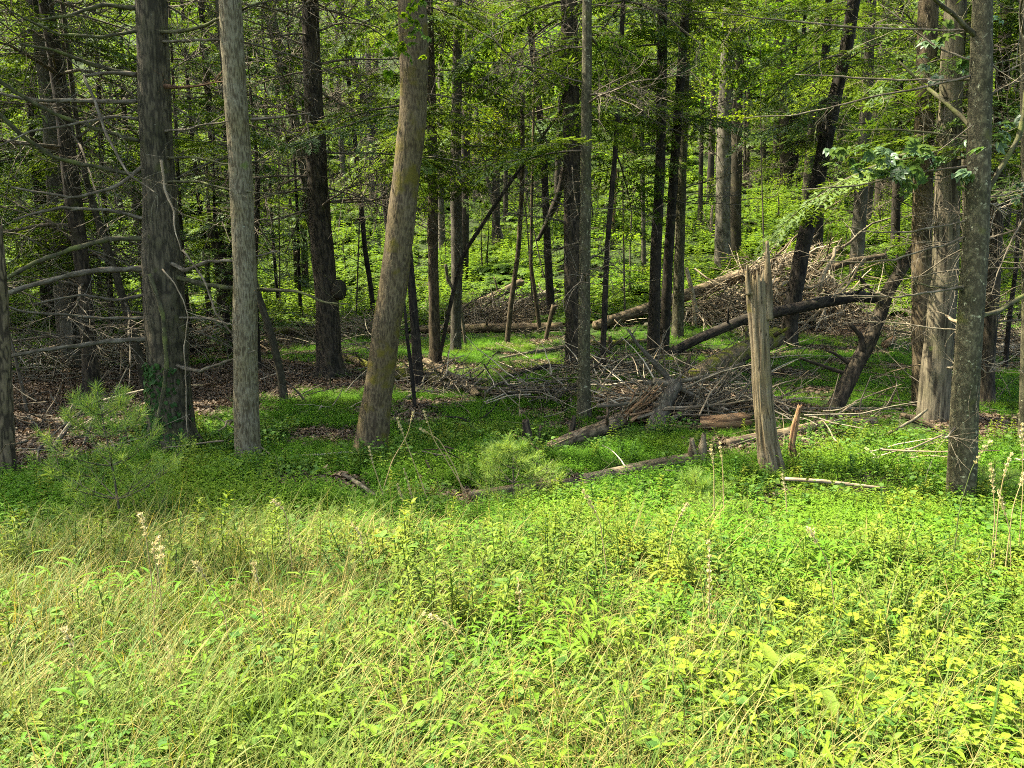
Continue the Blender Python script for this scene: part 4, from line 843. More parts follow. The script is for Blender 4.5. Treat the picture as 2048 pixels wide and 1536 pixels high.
# oak leaves by the nearest right trunk, maple leaves against the thick leaning trunk
def leaf_cluster(t, name, pts, n, size, mat, dy, seed, lobes=True, spread=(.12, .12, .06)):
    root, axis, Y = t; r = np.random.default_rng(seed); W = [P(px, py, Y + dy)[0] for px, py in pts]
    a, rr, s = resample(W, np.linspace(.005, .0015, len(W)), .05); st = MB(); tube(st, a, rr, 4, cap=False); b = part('leafy_branch', st, 'twig', root)
    me = []
    for k in range(3):
        lf = MB(); Lr = size
        if lobes:
            for az, l in ((0, 1), (.55, .78), (-.55, .78), (1.15, .55), (-1.15, .55)):
                leaves(lf, np.zeros((1, 3)), np.array([[math.cos(az), math.sin(az), -.12]]), np.array([[0, 0, 1.]]), Lr * l, Lr * .42, .3 + .3 * k, curl=.3)
        else: leaves(lf, np.zeros((1, 3)), np.array([[1., 0, -.1]]), np.array([[0, 0, 1.]]), Lr, Lr * .5, .3 + .3 * k, curl=.3)
        me.append(lf.mesh('leaf', M[mat]))
    for k in range(n):
        i = r.integers(len(a) // 5, len(a)); p = a[i] + r.normal(0, 1, 3) * np.array(spread)
        o = bpy.data.objects.new('leaf', me[r.integers(3)]); COL.objects.link(o); o.parent = b; o.location = Vector(p) - root.location
        o.rotation_euler = (r.normal(0, .45), r.normal(.1, .4), r.uniform(0, 6.28)); o.scale = (r.uniform(.7, 1.2),) * 3
for k, (pts, n) in enumerate([([(1945, 250), (1880, 300), (1800, 320), (1700, 315)], 34), ([(1950, 330), (1880, 360), (1800, 350), (1730, 335)], 34), ([(1950, 60), (1900, 70), (1850, 100)], 12), ([(1960, 150), (1910, 130), (1860, 110)], 12), ([(1960, 300), (2000, 270), (2045, 250)], 16), ([(1960, 340), (2010, 350), (2050, 380)], 16)]):
    leaf_cluster(D, 'oak', pts, n, .115, 'oak', -.1 + .15 * k, 40 + k)
for k, (pts, n) in enumerate([([(845, -20), (810, 30), (770, 75), (750, 80)], 16), ([(840, 10), (825, 60), (790, 110), (765, 125)], 15), ([(830, -20), (840, 30), (845, 60), (850, 100)], 9)]):
    leaf_cluster(T['c'], 'maple', pts, n, .10, 'maple', -.5, 60 + k, spread=(.08, .1, .05))

CLEAR = []
def clear(a, rad):
    for p in a[::max(1, int(.12 / max(.01, np.linalg.norm(a[1] - a[0]))))]:
        if p[2] - float(terr(p[0], p[1])) < .5: CLEAR.append((p[0], p[1], rad))
# ------------------------------------------------------------------ standing and lying dead wood
def log(label, pts, bark='log', sides=26, amp=.006, kind='plate', ds=.06, name='fallen_log', sink=.0, lift=None, stubs=0, jag=.12, group=None, seed=1, tw=0, cat='log'):
    """pts: (px, py, width px[, height above ground m]) - lies on the ground unless a height is given"""
    W = []; Rr = []
    for p_ in pts:
        px, py, w = p_[:3]
        if len(p_) > 3 and p_[3] is not None: Yd = p_[3]; p, t = P(px, py, Yd)
        else:
            g_ = G(px, py + w * .5); t = float(proj(g_)[2]); p = P(px, py, g_[1])[0]; p[2] = g_[2] + w / 2 * t / FPX * (1 - sink)
        W.append(p); Rr.append(w / 2 * t / FPX)
    base = W[0].copy(); root = thing(name, label, cat, base, group)
    a, rr, s = resample(W, Rr, ds); mb = MB(); tube(mb, a, rr, sides, amp, kind, seed, s=s, jag=jag)
    part('log_body' if name == 'fallen_log' else 'stem', mb, bark, root); clear(a, float(rr.mean()) + (.12 if sink < -.5 or base[1] < 7.5 else .04)); r = np.random.default_rng(seed + 7)
    for k in range(stubs):
        i = r.integers(len(a) // 6, len(a) - 1); d = norm(np.array([r.normal(0, .5), r.normal(0, .5), r.uniform(.3, 1)])); st = MB()
        q_ = wiggle(a[i], d, r.uniform(.15, .5) + rr[i], 4, .12, 0, r); tube(st, q_, np.linspace(rr[i] * .3, rr[i] * .12, 5), 7, .002, 'scaly', k, jag=.03)
        part('branch_stub', st, bark, root)
    if tw:
        st = MB(); twigs(st, a, None, tw, (.2, .7), r, tr=.005, sub=2); part('twigs', st, 'twig', root)
    return root, a
log('long straight log lying level across the back of the glade', [(840, 660, 15), (980, 657, 18), (1120, 655, 18)], 'log', stubs=1, seed=2, ds=.15)
log('moss topped log lying behind the pale ash, left of the bristly trunk', [(524, 664, 16), (580, 662, 16), (636, 664, 15)], 'logmoss', stubs=2, seed=3, ds=.12)
log('smooth brown log sloping up right behind the close dark pair', [(1190, 652, 20, G(1190, 662)[1]), (1290, 618, 22, G(1190, 662)[1] + .9), (1380, 588, 25, G(1190, 662)[1] + 1.6), (1500, 546, 26, G(1190, 662)[1] + 2.4), (1620, 505, 24, G(1190, 662)[1] + 3.2)], 'log', amp=.004, stubs=1, seed=4, ds=.12)
log('weathered log rising to the right on the brown bank', [(876, 636, 15), (940, 612, 16, 27), (990, 592, 17, 28), (1040, 566, 15, 29)], 'brown', stubs=5, seed=5, ds=.12)
log('bark stripped log above the long level one', [(985, 626, 12), (1040, 606, 13, 26.5), (1105, 582, 12, 27.3)], 'dead', stubs=5, seed=6, ds=.12)
yb = G(1348, 712)[1]
log('charcoal black log rising over the brush pile, bent at its tip', [(1335, 708, 18, yb), (1400, 676, 19, yb + .3), (1491, 637, 20, yb + .6), (1597, 615, 21, yb + .9), (1680, 598, 22, yb + 1.1), (1720, 592, 24, yb + 1.2), (1765, 601, 14, yb + 1.3)], 'black', 34, .012, 'plate', ds=.06, stubs=4, seed=7)
yb = G(1400, 768)[1]
log('fat mossy log sloping into the brush behind the broken snag', [(1378, 760, 34, yb), (1430, 730, 36, yb + .5), (1500, 696, 40, yb + 1.2), (1545, 676, 42, yb + 1.8)], 'logmoss', 34, .01, 'plate', stubs=3, seed=8)
log('decayed brown log in the grass ending in a shattered orange break', [(1100, 893, 20), (1150, 872, 28), (1215, 850, 30), (1262, 826, 32)], 'log', 40, .012, 'plate', ds=.03, sink=.3, stubs=2, seed=9, jag=.3)
ys = G(1290, 850)[1]
mb = MB(); r = np.random.default_rng(31); c0 = P(1255, 832, ys)[0]; root = thing('splintered_wood', 'shattered orange-brown wood splinters at the end of the decayed log', 'broken wood', c0)
for k in range(46):
    mb = MB(); e = P(1300 + r.normal(0, 16), 806 + r.normal(0, 22), ys + r.normal(0, .12))[0]; s0 = c0 + r.normal(0, .05, 3)
    if k % 5 == 0: e = P(1310 + r.normal(0, 12), 840 + r.normal(0, 14), ys - .1)[0]
    pts = resample([s0, (s0 + e) / 2 + r.normal(0, .02, 3), e], [1, 1, 1], .06)[0]; tube(mb, pts, np.linspace(.022, .006, len(pts)) * r.uniform(.6, 1.3), 6, .006, 'flute', k)
    part('splinter', mb, 'rot' if k % 3 else 'snag', root)
log('lichen spotted broken trunk standing askew in the middle brush', [(1310, 868, 46, ys - .2), (1318, 838, 38, ys - .1), (1330, 806, 32, ys), (1348, 775, 26, ys + .1)], 'grey', 34, .008, 'scaly', ds=.03, name='broken_tree_stem', seed=10, jag=.12, cat='broken trunk')
log('long pale branch crossing the middle brush, rising to the upper left', [(1405, 822, 10, ys + .3), (1350, 772, 12, ys + .3), (1310, 728, 11, ys + .4), (1276, 690, 7, ys + .5), (1262, 668, 4, ys + .5)], 'grey', 12, .003, 'scaly', name='dead_branch', seed=11, tw=8, cat='branch')
log('grey branch forking right above the fat mossy log', [(1290, 766, 9, ys + .35), (1360, 762, 10, ys + .3), (1420, 752, 8, ys + .3), (1475, 730, 5, ys + .3)], 'dead', 12, .003, 'scaly', name='dead_branch', seed=12, tw=6, cat='branch')
log('brown log pointing at the viewer right of the leaning trunk', [(851, 722, 13), (890, 745, 14), (925, 765, 16), (952, 790, 15)], 'brown', stubs=3, seed=13, jag=.3, tw=8)
log('bright moss covered log behind the leaning trunk', [(790, 748, 22), (840, 748, 26), (888, 764, 26)], 'logmoss', stubs=1, seed=14)
log('low mossy log left of the leaning trunk foot', [(686, 713, 13), (715, 722, 15), (745, 735, 14)], 'logmoss', stubs=1, seed=15)
log('curved dark log in front of the broad middle trunk', [(1010, 755, 6), (1050, 744, 8), (1095, 734, 11), (1150, 738, 12)], 'black', seed=16, tw=4)
log('low brown rotten log left of the slim middle trunk', [(955, 792, 9), (1040, 786, 12), (1110, 778, 10), (1160, 770, 8)], 'logmoss', seed=17, stubs=3)
log('flat grey log sunk in bright weeds, its bark in long sheets', [(1168, 957, 20), (1240, 942, 24), (1310, 928, 26), (1385, 916, 26)], 'snag', 50, .014, 'flute', ds=.03, sink=.35, seed=18, jag=.1)
log('bare tan log running right behind the broken snag', [(1452, 888, 18), (1508, 876, 20), (1553, 868, 20), (1640, 850, 20), (1740, 842, 17)], 'log', 30, .006, 'flute', ds=.04, sink=.3, seed=19)
log('thin straight pole lying far behind the snag', [(1470, 823, 7), (1560, 820, 8), (1680, 818, 8), (1800, 820, 6)], 'dead', 12, .003, 'scaly', name='fallen_pole', seed=20, cat='pole')
log('pale stick lying in the sunny weeds right of the snag', [(1568, 988, 8), (1640, 992, 8), (1748, 998, 6)], 'bleach', 12, .003, 'scaly', name='fallen_branch', seed=21, sink=-7.0, cat='branch')
log('half buried strip of grey log behind the front weeds', [(940, 1003, 16), (1020, 988, 18), (1140, 973, 14)], 'snag', 20, .008, 'flute', sink=-1.0, seed=22)
log('short dark branch lying in the shaded green', [(687, 957, 8), (720, 978, 9), (748, 998, 7)], 'dead', 12, .004, 'scaly', name='fallen_branch', seed=23, sink=-2, cat='branch')
log('rotten orange log chunk behind the snag', [(1402, 847, 28), (1440, 845, 32), (1482, 842, 28)], 'rot', 34, .016, 'flute', ds=.025, seed=24, jag=.12)
log('brown branch sloping down right at the foot of the fluted trunk', [(1804, 836, 9), (1850, 852, 9), (1896, 876, 6)], 'brown', 12, .003, 'scaly', name='fallen_branch', seed=25, sink=-1.5, cat='branch')
log('slim mossy log in the bright patch behind the close dark pair', [(1176, 687, 8), (1230, 686, 9), (1292, 683, 8)], 'logmoss', seed=26)
log('bare forked limb lying on the glade left of the middle trunk', [(1000, 717, 5), (1060, 706, 7), (1131, 693, 8)], 'dead', 10, .003, 'scaly', name='fallen_branch', seed=27, tw=14, cat='branch')
log('pale log lying on the sunlit slope at the far right', [(1990, 700, 22), (2030, 698, 24), (2070, 696, 22)], 'bleach', seed=28)
log('orange broken log end beside the even brown trunk', [(1770, 690, 14), (1800, 672, 16, 22), (1826, 668, 18, 22.5)], 'rot', seed=29)
yb = G(1673, 815)[1]
rt, ax_ = log('crooked dead trunk leaning right, bleached at its foot and stubbed above', [(1668, 818, 34, yb), (1680, 795, 32, yb), (1710, 732, 31, yb + .1), (1735, 690, 28, yb + .2), (1751, 654, 28, yb + .3), (1775, 585, 25, yb + .5), (1816, 517, 20, yb + .7), (1845, 470, 14, yb + .8)], 'dark', 40, .008, 'plate', ds=.05, name='leaning_dead_trunk', seed=30, cat='dead tree')
for pts in ([(1725, 705, 13), (1722, 672, 11), (1700, 648, 8)], [(1700, 728, 8), (1668, 706, 6), (1650, 700, 5)], [(1692, 748, 9), (1640, 730, 7), (1600, 716, 5)], [(1765, 610, 9), (1740, 580, 8), (1716, 552, 6)], [(1795, 552, 10), (1800, 530, 9), (1793, 510, 5)]):
    W = [P(px, py, yb + .1)[0] for px, py, w in pts]; a, rr, s = resample(W, [w / 2 * yb / FPX for _, _, w in pts], .05); mb = MB(); tube(mb, a, rr, 10, .003, 'scaly', 3, s=s); part('branch_stub', mb, 'dark', rt)
for lb, pts, mt in [('bleached white stick standing up out of the brush pile', [(1388, 655, 11), (1390, 610, 10), (1381, 570, 9), (1373, 538, 7)], 'bleach'),
                    ('bare pole leaning far right across the centre gap', [(876, 726, 8), (898, 620, 8), (925, 510, 8), (1010, 380, 7), (1080, 280, 6), (1124, 218, 4)], 'dark'),
                    ('short leaning stick right of the grey barked trunk', [(932, 694, 6), (925, 640, 6), (918, 600, 5)], 'dead'),
                    ('thin dead pole standing close to the dark trunk behind the leaning one', [(831, 818, 8), (824, 750, 8), (815, 680, 7), (808, 600, 5)], 'black'),
                    ('snapped stick with pale splintered top left of the middle trunk', [(1090, 680, 9), (1100, 640, 9), (1108, 612, 11)], 'brown'),
                    ('white curved dead stick below the slate grey trunk', [(1424, 470, 6), (1422, 440, 6), (1425, 412, 5)], 'bleach'),
                    ('short upright brown stake in the bright patch', [(1222, 700, 8), (1220, 675, 7)], 'brown'),
                    ('upright broken stick in front of the fat mossy log', [(1368, 762, 9), (1374, 735, 9), (1380, 708, 6)], 'brown'),
                    ('twisted dark limb hanging beside the middle trunk', [(1128, 335, 11), (1120, 380, 13), (1105, 420, 14), (1092, 450, 10), (1076, 480, 7)], 'dark')]:
    g0 = G(pts[0][0], pts[0][1]) if 'hanging' not in lb else np.array([0, 22., 0]); Yd = g0[1] if 'centre gap' not in lb else 16.
    W = [P(px, py, Yd)[0] for px, py, w in pts]
    if 'hanging' not in lb: W[0][2] -= .05
    root = thing('dead_pole', lb, 'pole', W[0]); a, rr, s = resample(W, [w / 2 * Yd / FPX for _, _, w in pts], .08); mb = MB(); tube(mb, a, rr, 10, .003, 'scaly', 5, s=s, jag=.04); part('stem', mb, mt, root)
    st = MB(); twigs(st, a, None, 5, (.1, .4), np.random.default_rng(len(lb)), tr=.004); part('twigs', st, 'twig', root)
# the broken snag
g0 = G(1535, 958); Ysn = g0[1]
root = thing('broken_snag', 'tall weathered grey snag with a broken top and one tall splinter', 'dead tree', g0)
W = []; Rr = []
for px, py, w in [(1548, 968, 58), (1543, 935, 46), (1533, 880, 39), (1526, 800, 36), (1520, 700, 37), (1517, 640, 39), (1514, 600, 41), (1513, 578, 40)]:
    p, t = P(px, py, Ysn); W.append(p); Rr.append(w / 2 * t / FPX)
a, rr, s = resample(W, Rr, .014); mb = MB(); tube(mb, a, rr, 130, .020, 'flute', 4, s=s, jag=.16, ref=np.array([0, 1., 0]), flare=.1); part('trunk', mb, 'snag', root)
for pts, rw in (([(1536, 640), (1536, 580), (1535, 540), (1534, 486)], [20, 17, 12, 6]), ([(1498, 590), (1495, 560), (1495, 532)], [12, 7, 2]), ([(1505, 590), (1508, 572), (1507, 556)], [12, 8, 3]), ([(1524, 600), (1523, 578), (1521, 565)], [12, 9, 4])):
    W = [P(px, py, Ysn - .05)[0] for px, py in pts]; a, r2, s = resample(W, [w / 2 * Ysn / FPX for w in rw], .02); mb = MB(); tube(mb, a, r2, 16, .004, 'flute', 6, s=s, jag=.02); part('splinter', mb, 'snag', root)
# small stumps
def stump(label, foot, prongs, bark, name='stump'):
    g0 = G(*foot); root = thing(name, label, 'stump', g0)
    for k, pts in enumerate(prongs):
        W = []; Rr = []
        for px, py, w in pts: p, t = P(px, py, g0[1]); W.append(p); Rr.append(w / 2 * t / FPX)
        W[0][2] -= .03; a, rr, s = resample(W, Rr, .012); mb = MB(); tube(mb, a, rr, 30, .007, 'flute', k + 3, s=s, jag=.05); part('shard', mb, bark, root)
stump('curved orange shard of wood standing right of the snag', (1596, 935), [[(1604, 938, 24), (1588, 915, 17), (1583, 890, 13), (1590, 850, 13), (1598, 818, 8)]], 'rot')
stump('short two pronged stump left of the snag', (1394, 930), [[(1390, 935, 22), (1386, 900, 20), (1384, 884, 8)], [(1402, 935, 20), (1405, 895, 18), (1407, 876, 8)]], 'snag')
stump('small dark stump behind the middle pine seedling', (1060, 890), [[(1058, 892, 22), (1054, 865, 20), (1052, 846, 14)], [(1070, 892, 10), (1077, 870, 9), (1080, 858, 4)]], 'dark')
stump('low knob on the decayed log', (1140, 870), [[(1141, 868, 12), (1146, 848, 11), (1147, 838, 8)]], 'dark')
# rotten stem cut by the left frame edge
g0 = G(8, 968); root = thing('rotten_stem', 'rotten peeling tree stem at the far left edge', 'dead tree', g0); W = []; Rr = []
for px, py, w in [(8, 972, 50), (6, 900, 40), (4, 760, 36), (0, 640, 32), (-4, 540, 30), (-8, 470, 24)]: p, t = P(px, py, g0[1]); W.append(p); Rr.append(w / 2 * t / FPX)
a, rr, s = resample(W, Rr, .02); mb = MB(); tube(mb, a, rr, 60, .014, 'plate', 9, s=s, jag=.1); part('trunk', mb, 'brown', root)
# rocks and a pale stone
for lb, px, py, w in [('small pale stone in the shaded green by the stump', 985, 880, 16), ('flat pale stone among the far brown debris', 415, 678, 22), ('grey stone on the slope beside the brush pile', 1300, 655, 30)]:
    g0 = G(px, py); t = float(proj(g0)[2]); rad = w / 2 * t / FPX; u, v = np.meshgrid(np.linspace(0, 2 * math.pi, 16, endpoint=False), np.linspace(.02, math.pi - .02, 10))
    d = np.stack([np.cos(u) * np.sin(v), np.sin(u) * np.sin(v), np.cos(v)], -1); k_ = 1 + .5 * (fbm(d * 1.8 + px, 3) - .5)
    sp = d * k_[..., None] * rad * np.array([1, .8, .5]) + g0 + [0, 0, rad * .2]; i = np.arange(9)[:, None] * 16; j = np.arange(16)[None]
    mb = MB(); mb.add(sp, np.stack([i + j, i + 16 + j, i + 16 + (j + 1) % 16, i + (j + 1) % 16], -1).reshape(-1, 4), None, .8)
    o = link('stone', mb.mesh('stone', M['bleach' if 'pale' in lb else 'grey'], g0), None, tuple(g0)); tag(o, lb, 'stone')

# brush piles: every stick a thing of its own
STK = []
for k in range(10):
    r = np.random.default_rng(700 + k); mb = MB(); pts = wiggle((-.5, 0, 0), (1, 0, 0), 1.0, 9, .13, 0, r); tube(mb, pts, np.linspace(.016, .006, 10) * r.uniform(.7, 1.3), 7, .002, 'scaly', k)
    twigs(mb, pts, None, int(r.integers(2, 6)), (.1, .35), r, tr=.0045, sub=1); STK.append(mb)
STKM = {(k, b): STK[k].mesh('dead_branch', M[b]) for k in range(10) for b in ('dead', 'bleach', 'twig', 'log', 'dark')}
def pile(label, group, px, py, wpx, depth, hmax, n, az, azs, length, mats, seed, thick=1.0):
    c = G(px, py); t = float(proj(c)[2]); rx = wpx / 2 / FPX * t; r = np.random.default_rng(seed)
    for k in range(n):
        a, q_ = r.uniform(0, 6.28), math.sqrt(r.uniform(0, 1)); x = c[0] + math.cos(a) * q_ * rx; y = c[1] + math.sin(a) * q_ * depth; L = r.uniform(*length)
        z = float(terr(x, y)) + .03 + hmax * (1 - q_ ** 1.5) * r.uniform(0, 1) ** .8
        mt = mats[r.integers(len(mats))]; o = bpy.data.objects.new('dead_branch', STKM[(int(r.integers(10)), mt)]); COL.objects.link(o)
        o.location = (x, y, z); o.rotation_euler = (r.uniform(0, 6.28), R(r.normal(az[1], 12)), R(az[0] + r.normal(0, azs))); o.scale = (L, *(min(L, 1.5) * thick * r.uniform(.5, 1.6),) * 2)
        f_ = (L - length[0]) / (length[1] - length[0]); ze = z - float(terr(x, y))
        pos = ('left' if math.cos(a) * q_ < -.33 else 'right' if math.cos(a) * q_ > .33 else 'mid') + (' front' if math.sin(a) * q_ < -.3 else ' back' if math.sin(a) * q_ > .3 else '') + (' top' if ze > .5 * hmax else ' base')
        tag(o, '%s %s %s, %s of its heap' % ('long' if f_ > .66 else 'short' if f_ < .33 else 'middling', {'dead': 'grey', 'bleach': 'bleached', 'log': 'brown', 'twig': 'drab', 'dark': 'dark'}[mt], label, pos), 'branch', group)
pile('branch of the sunlit brush pile', 'branches of the sunlit brush pile', 1590, 640, 290, 2.0, 2.6, 84, (15, -32), 30, (1.0, 3.2), ['bleach', 'bleach', 'dead', 'bleach', 'log'], 1, 2.4)
pile('branch fanned left of the brush pile', 'branches fanned down the left of the brush pile', 1455, 640, 160, .8, 1.5, 34, (8, -32), 10, (1.5, 3.0), ['bleach', 'dead', 'log'], 2, 1.3)
pile('stick around the decayed log', 'sticks of the middle brush', 1390, 835, 270, .7, .34, 46, (0, -5), 45, (.5, 1.9), ['dead', 'log', 'dead', 'dark'], 3, 1.3)
pile('stick left of the slim middle trunk', 'sticks left of the slim middle trunk', 1090, 800, 170, .5, .18, 18, (0, 0), 50, (.4, 1.4), ['dead', 'dark', 'log'], 4)
pile('stick on the far bank', 'sticks on the far brown bank', 1010, 640, 220, 1.8, .8, 36, (0, -14), 40, (.8, 2.6), ['dead', 'bleach', 'log', 'twig'], 5, 1.2)
pile('stick in debris left of the ash', 'sticks in the far debris', 420, 690, 190, 2.5, .5, 28, (0, 0), 50, (.8, 2.8), ['dead', 'log', 'twig', 'dark'], 6, 1.1)
pile('stick beside the leaning trunk', 'sticks by the leaning trunk', 900, 775, 170, .8, .16, 15, (0, 0), 60, (.4, 1.4), ['dead', 'log', 'bleach'], 7)
pile('stick under the close pair', 'sticks under the close pair', 1235, 750, 150, .8, .35, 16, (0, 0), 50, (.5, 1.6), ['dead', 'dark', 'log'], 8)
pile('stick lying on brown leaves', 'sticks on the brown leaves', 230, 790, 520, 3.0, .05, 16, (0, 0), 60, (.4, 1.6), ['dead', 'twig', 'dark'], 9, .7)
pile('branch behind the nearest right trunk', 'branches at the far right', 1960, 690, 190, 3.0, .7, 20, (0, -5), 45, (.8, 2.6), ['dead', 'bleach', 'log'], 10)
pile('stick behind the bristly trunk', 'sticks behind the bristly trunk', 700, 660, 160, 2.0, .3, 8, (0, 0), 50, (.8, 2.4), ['dead', 'log'], 11)
PILES = [(1580, 640, 300, 2.2, 2.3, 130), (1455, 650, 180, .9, 1.0, 70), (1390, 825, 290, .6, .28, 34), (1090, 800, 190, .5, .08, 14), (1010, 640, 240, 1.9, .7, 130), (420, 690, 210, 2.6, .4, 110), (900, 775, 190, .8, .08, 12), (1235, 750, 170, .8, .22, 30), (1960, 690, 200, 3, .6, 90), (150, 720, 360, 4, .25, 110), (700, 665, 180, 2, .25, 50)]
# white thick dead boughs inside the sunlit pile
for k, pts in enumerate([[(1640, 610, 14), (1648, 640, 12), (1640, 690, 10)], [(1690, 590, 16), (1672, 640, 14), (1660, 685, 12)], [(1570, 580, 10), (1640, 545, 12), (1700, 522, 12), (1770, 512, 11)], [(1430, 640, 9), (1480, 618, 10), (1500, 600, 10), (1560, 560, 10)], [(1600, 590, 10), (1560, 615, 11), (1500, 650, 10)], [(1640, 570, 18), (1660, 556, 18), (1672, 590, 14), (1660, 620, 9)]]):
    yb = G(1560, 660)[1] + .5 * k; W = [P(px, py, yb)[0] for px, py, w in pts]; root = thing('thick_dead_bough', ['short white bough propping the black log', 'stout bleached bough slanting down from the brush pile', 'long mossy tan bough along the top of the brush pile', 'bare bough curving up the left of the brush pile', 'tan bough crossing the pile behind the snag', 'hooked bleached bough above the black log'][k], 'bough', W[0])
    a, rr, s = resample(W, [w / 2 * yb / FPX for _, _, w in pts], .06); mb = MB(); tube(mb, a, rr, 14, .006, 'scaly', k, s=s, jag=.05); part('stem', mb, 'bleach' if k != 2 else 'brown', root)
    st = MB(); twigs(st, a, None, 8, (.2, .8), np.random.default_rng(k), tr=.006); part('twigs', st, 'dead', root)
# fallen bare branches in the near greens
for lb, pts, mt in [('bare forked branch lying from the old hemlock foot into the weeds', [(330, 905, 4), (385, 900, 5), (410, 920, 5), (440, 950, 4), (462, 970, 4)], 'dead'),
                    ('grey arched dead branch right of the snag, forked at its tip', [(1740, 885, 6), (1790, 860, 6), (1830, 838, 6), (1855, 818, 5)], 'dead'),
                    ('bare twig rising from the weeds right of the crooked trunk', [(1716, 850, 3), (1722, 800, 3), (1742, 752, 2)], 'dead'),
                    ('thin bare twig standing between the crooked and the fluted trunk', [(1735, 840, 3), (1775, 810, 3), (1795, 770, 2), (1788, 745, 2)], 'dead'),
                    ('small black twiggy shrub in the shaded grass', [(930, 862, 5), (933, 842, 4), (920, 835, 4), (890, 833, 3)], 'black'),
                    ('black forked twig in the shaded grass behind the small shrub', [(934, 846, 4), (960, 840, 3), (985, 820, 3), (998, 800, 2)], 'black'),
                    ('thin leaning twig in front of the pine seedling by the stumps', [(1165, 985, 3), (1190, 950, 3), (1130, 975, 2)], 'dead')]:
    g0 = G(pts[0][0], pts[0][1]); W = [P(px, py, g0[1])[0] for px, py, w in pts]; root = thing('bare_branch', lb, 'branch', W[0]); a, rr, s = resample(W, [w / 2 * g0[1] / FPX for _, _, w in pts], .04)
    mb = MB(); tube(mb, a, rr, 7, .002, 'scaly', 3, s=s); part('stem', mb, mt, root); st = MB(); twigs(st, a, None, 9, (.08, .35), np.random.default_rng(len(lb)), tr=.0022); part('twigs', st, mt, root)

# ------------------------------------------------------------------ white pine seedlings
def needle_tuft(mb, p, d, r, n=42, L=.085):
    if n == 0: return
    d = norm(np.asarray(d)); v = norm(d[None] * .75 + r.normal(0, .62, (n, 3))); b = np.asarray(p)[None] - d[None] * r.uniform(0, .05, (n, 1))
    strips(mb, b, v, norm(r.normal(0, 1, (n, 3))), r.uniform(.7, 1.15, n) * L, .0034, r.uniform(.2, 1, n))
def pine_seedling(label, foot, top, tiers, seed):
    g0 = G(*foot); Yp = g0[1]; r = np.random.default_rng(seed); root = thing('pine_seedling', label, 'seedling', g0); tp = P(*top, Yp)[0]
    ax, rr, s = resample([g0 - [0, 0, .05], (g0 * .5 + tp * .5) + [.01, 0, 0], tp], [.010, .007, .003], .04); mb = MB(); tube(mb, ax, rr, 8, s=s); part('stem', mb, 'twig', root)
    mb = MB(); 
    for k in range(7): needle_tuft(mb, tp - [0, 0, .035 * k], (0, 0, 1), r, 40)
    part('needles', mb, 'pine', root, False)
    H = tp[2] - g0[2]
    for (f, L, n) in tiers:
        p0 = ax[int(f * (len(ax) - 1))]
        for k in range(n):
            az = 6.28 * k / n + r.uniform(-.4, .4); l = L * r.uniform(.75, 1.15); st = MB(); nd = MB()
            a = wiggle(p0, (math.cos(az), math.sin(az), .25), l, 6, .05, .5, r); tube(st, a, np.linspace(.005, .002, 7), 5, cap=False)
            for q_ in range(2, 7): needle_tuft(nd, a[q_], a[q_] - a[q_ - 1] + [0, 0, .02], r, (0, 4, 10, 14, 16, 22, 42)[q_], .088)
            for sg in (-1, 1):
                for fi in (3, 5):
                    t_ = norm(a[fi] - a[fi - 1]); sd = norm(np.cross(t_, (0, 0, 1))) * sg; b2 = wiggle(a[fi], t_ + sd * .9 + [0, 0, .15], l * r.uniform(.25, .42), 3, .05, .4, r)
                    tube(st, b2, [.003, .0025, .002, .0015], 4, cap=False); needle_tuft(nd, b2[-1], b2[-1] - b2[-2], r, 34)
            b = part('branch', st, 'twig', root); link('needles', nd.mesh('needles', M['pine'], np.array(root.location), False), b)
pine_seedling('white pine seedling in the shade at the left, tallest of the seedlings', (250, 1085), (192, 772), [(.12, .50, 5), (.32, .50, 6), (.52, .40, 5), (.72, .30, 5), (.86, .20, 4)], 1)
pine_seedling('sunlit white pine seedling in the middle in front of the dark stump', (1030, 1010), (1018, 872), [(.15, .44, 6), (.38, .38, 6), (.62, .26, 5), (.8, .15, 4)], 2)
pine_seedling('small pine seedling below the two pronged stump', (1400, 1040), (1388, 945), [(.15, .30, 5), (.45, .24, 5), (.75, .14, 4)], 3)
pine_seedling('low feathery pine seedling sunk among weeds right of centre', (1440, 1085), (1425, 1010), [(.2, .3, 6), (.6, .22, 5)], 4)
pine_seedling('half shaded pine seedling right of the nearest right trunk', (1975, 1015), (1990, 920), [(.2, .3, 5), (.55, .22, 5)], 5)

CL = np.array(CLEAR)
def uncovered(x, y):
    '''height factor of the ground cover: 0 on a log, low just in front of it'''
    f = np.ones(len(x))
    for i in range(0, len(x), 2000):
        dx = x[i:i + 2000, None] - CL[None, :, 0]; dy = y[i:i + 2000, None] - CL[None, :, 1]; d = np.sqrt(dx * dx + dy * dy) - CL[None, :, 2]
        f[i:i + 2000] = np.clip(d.min(1) / .55, 0, 1)
    return f
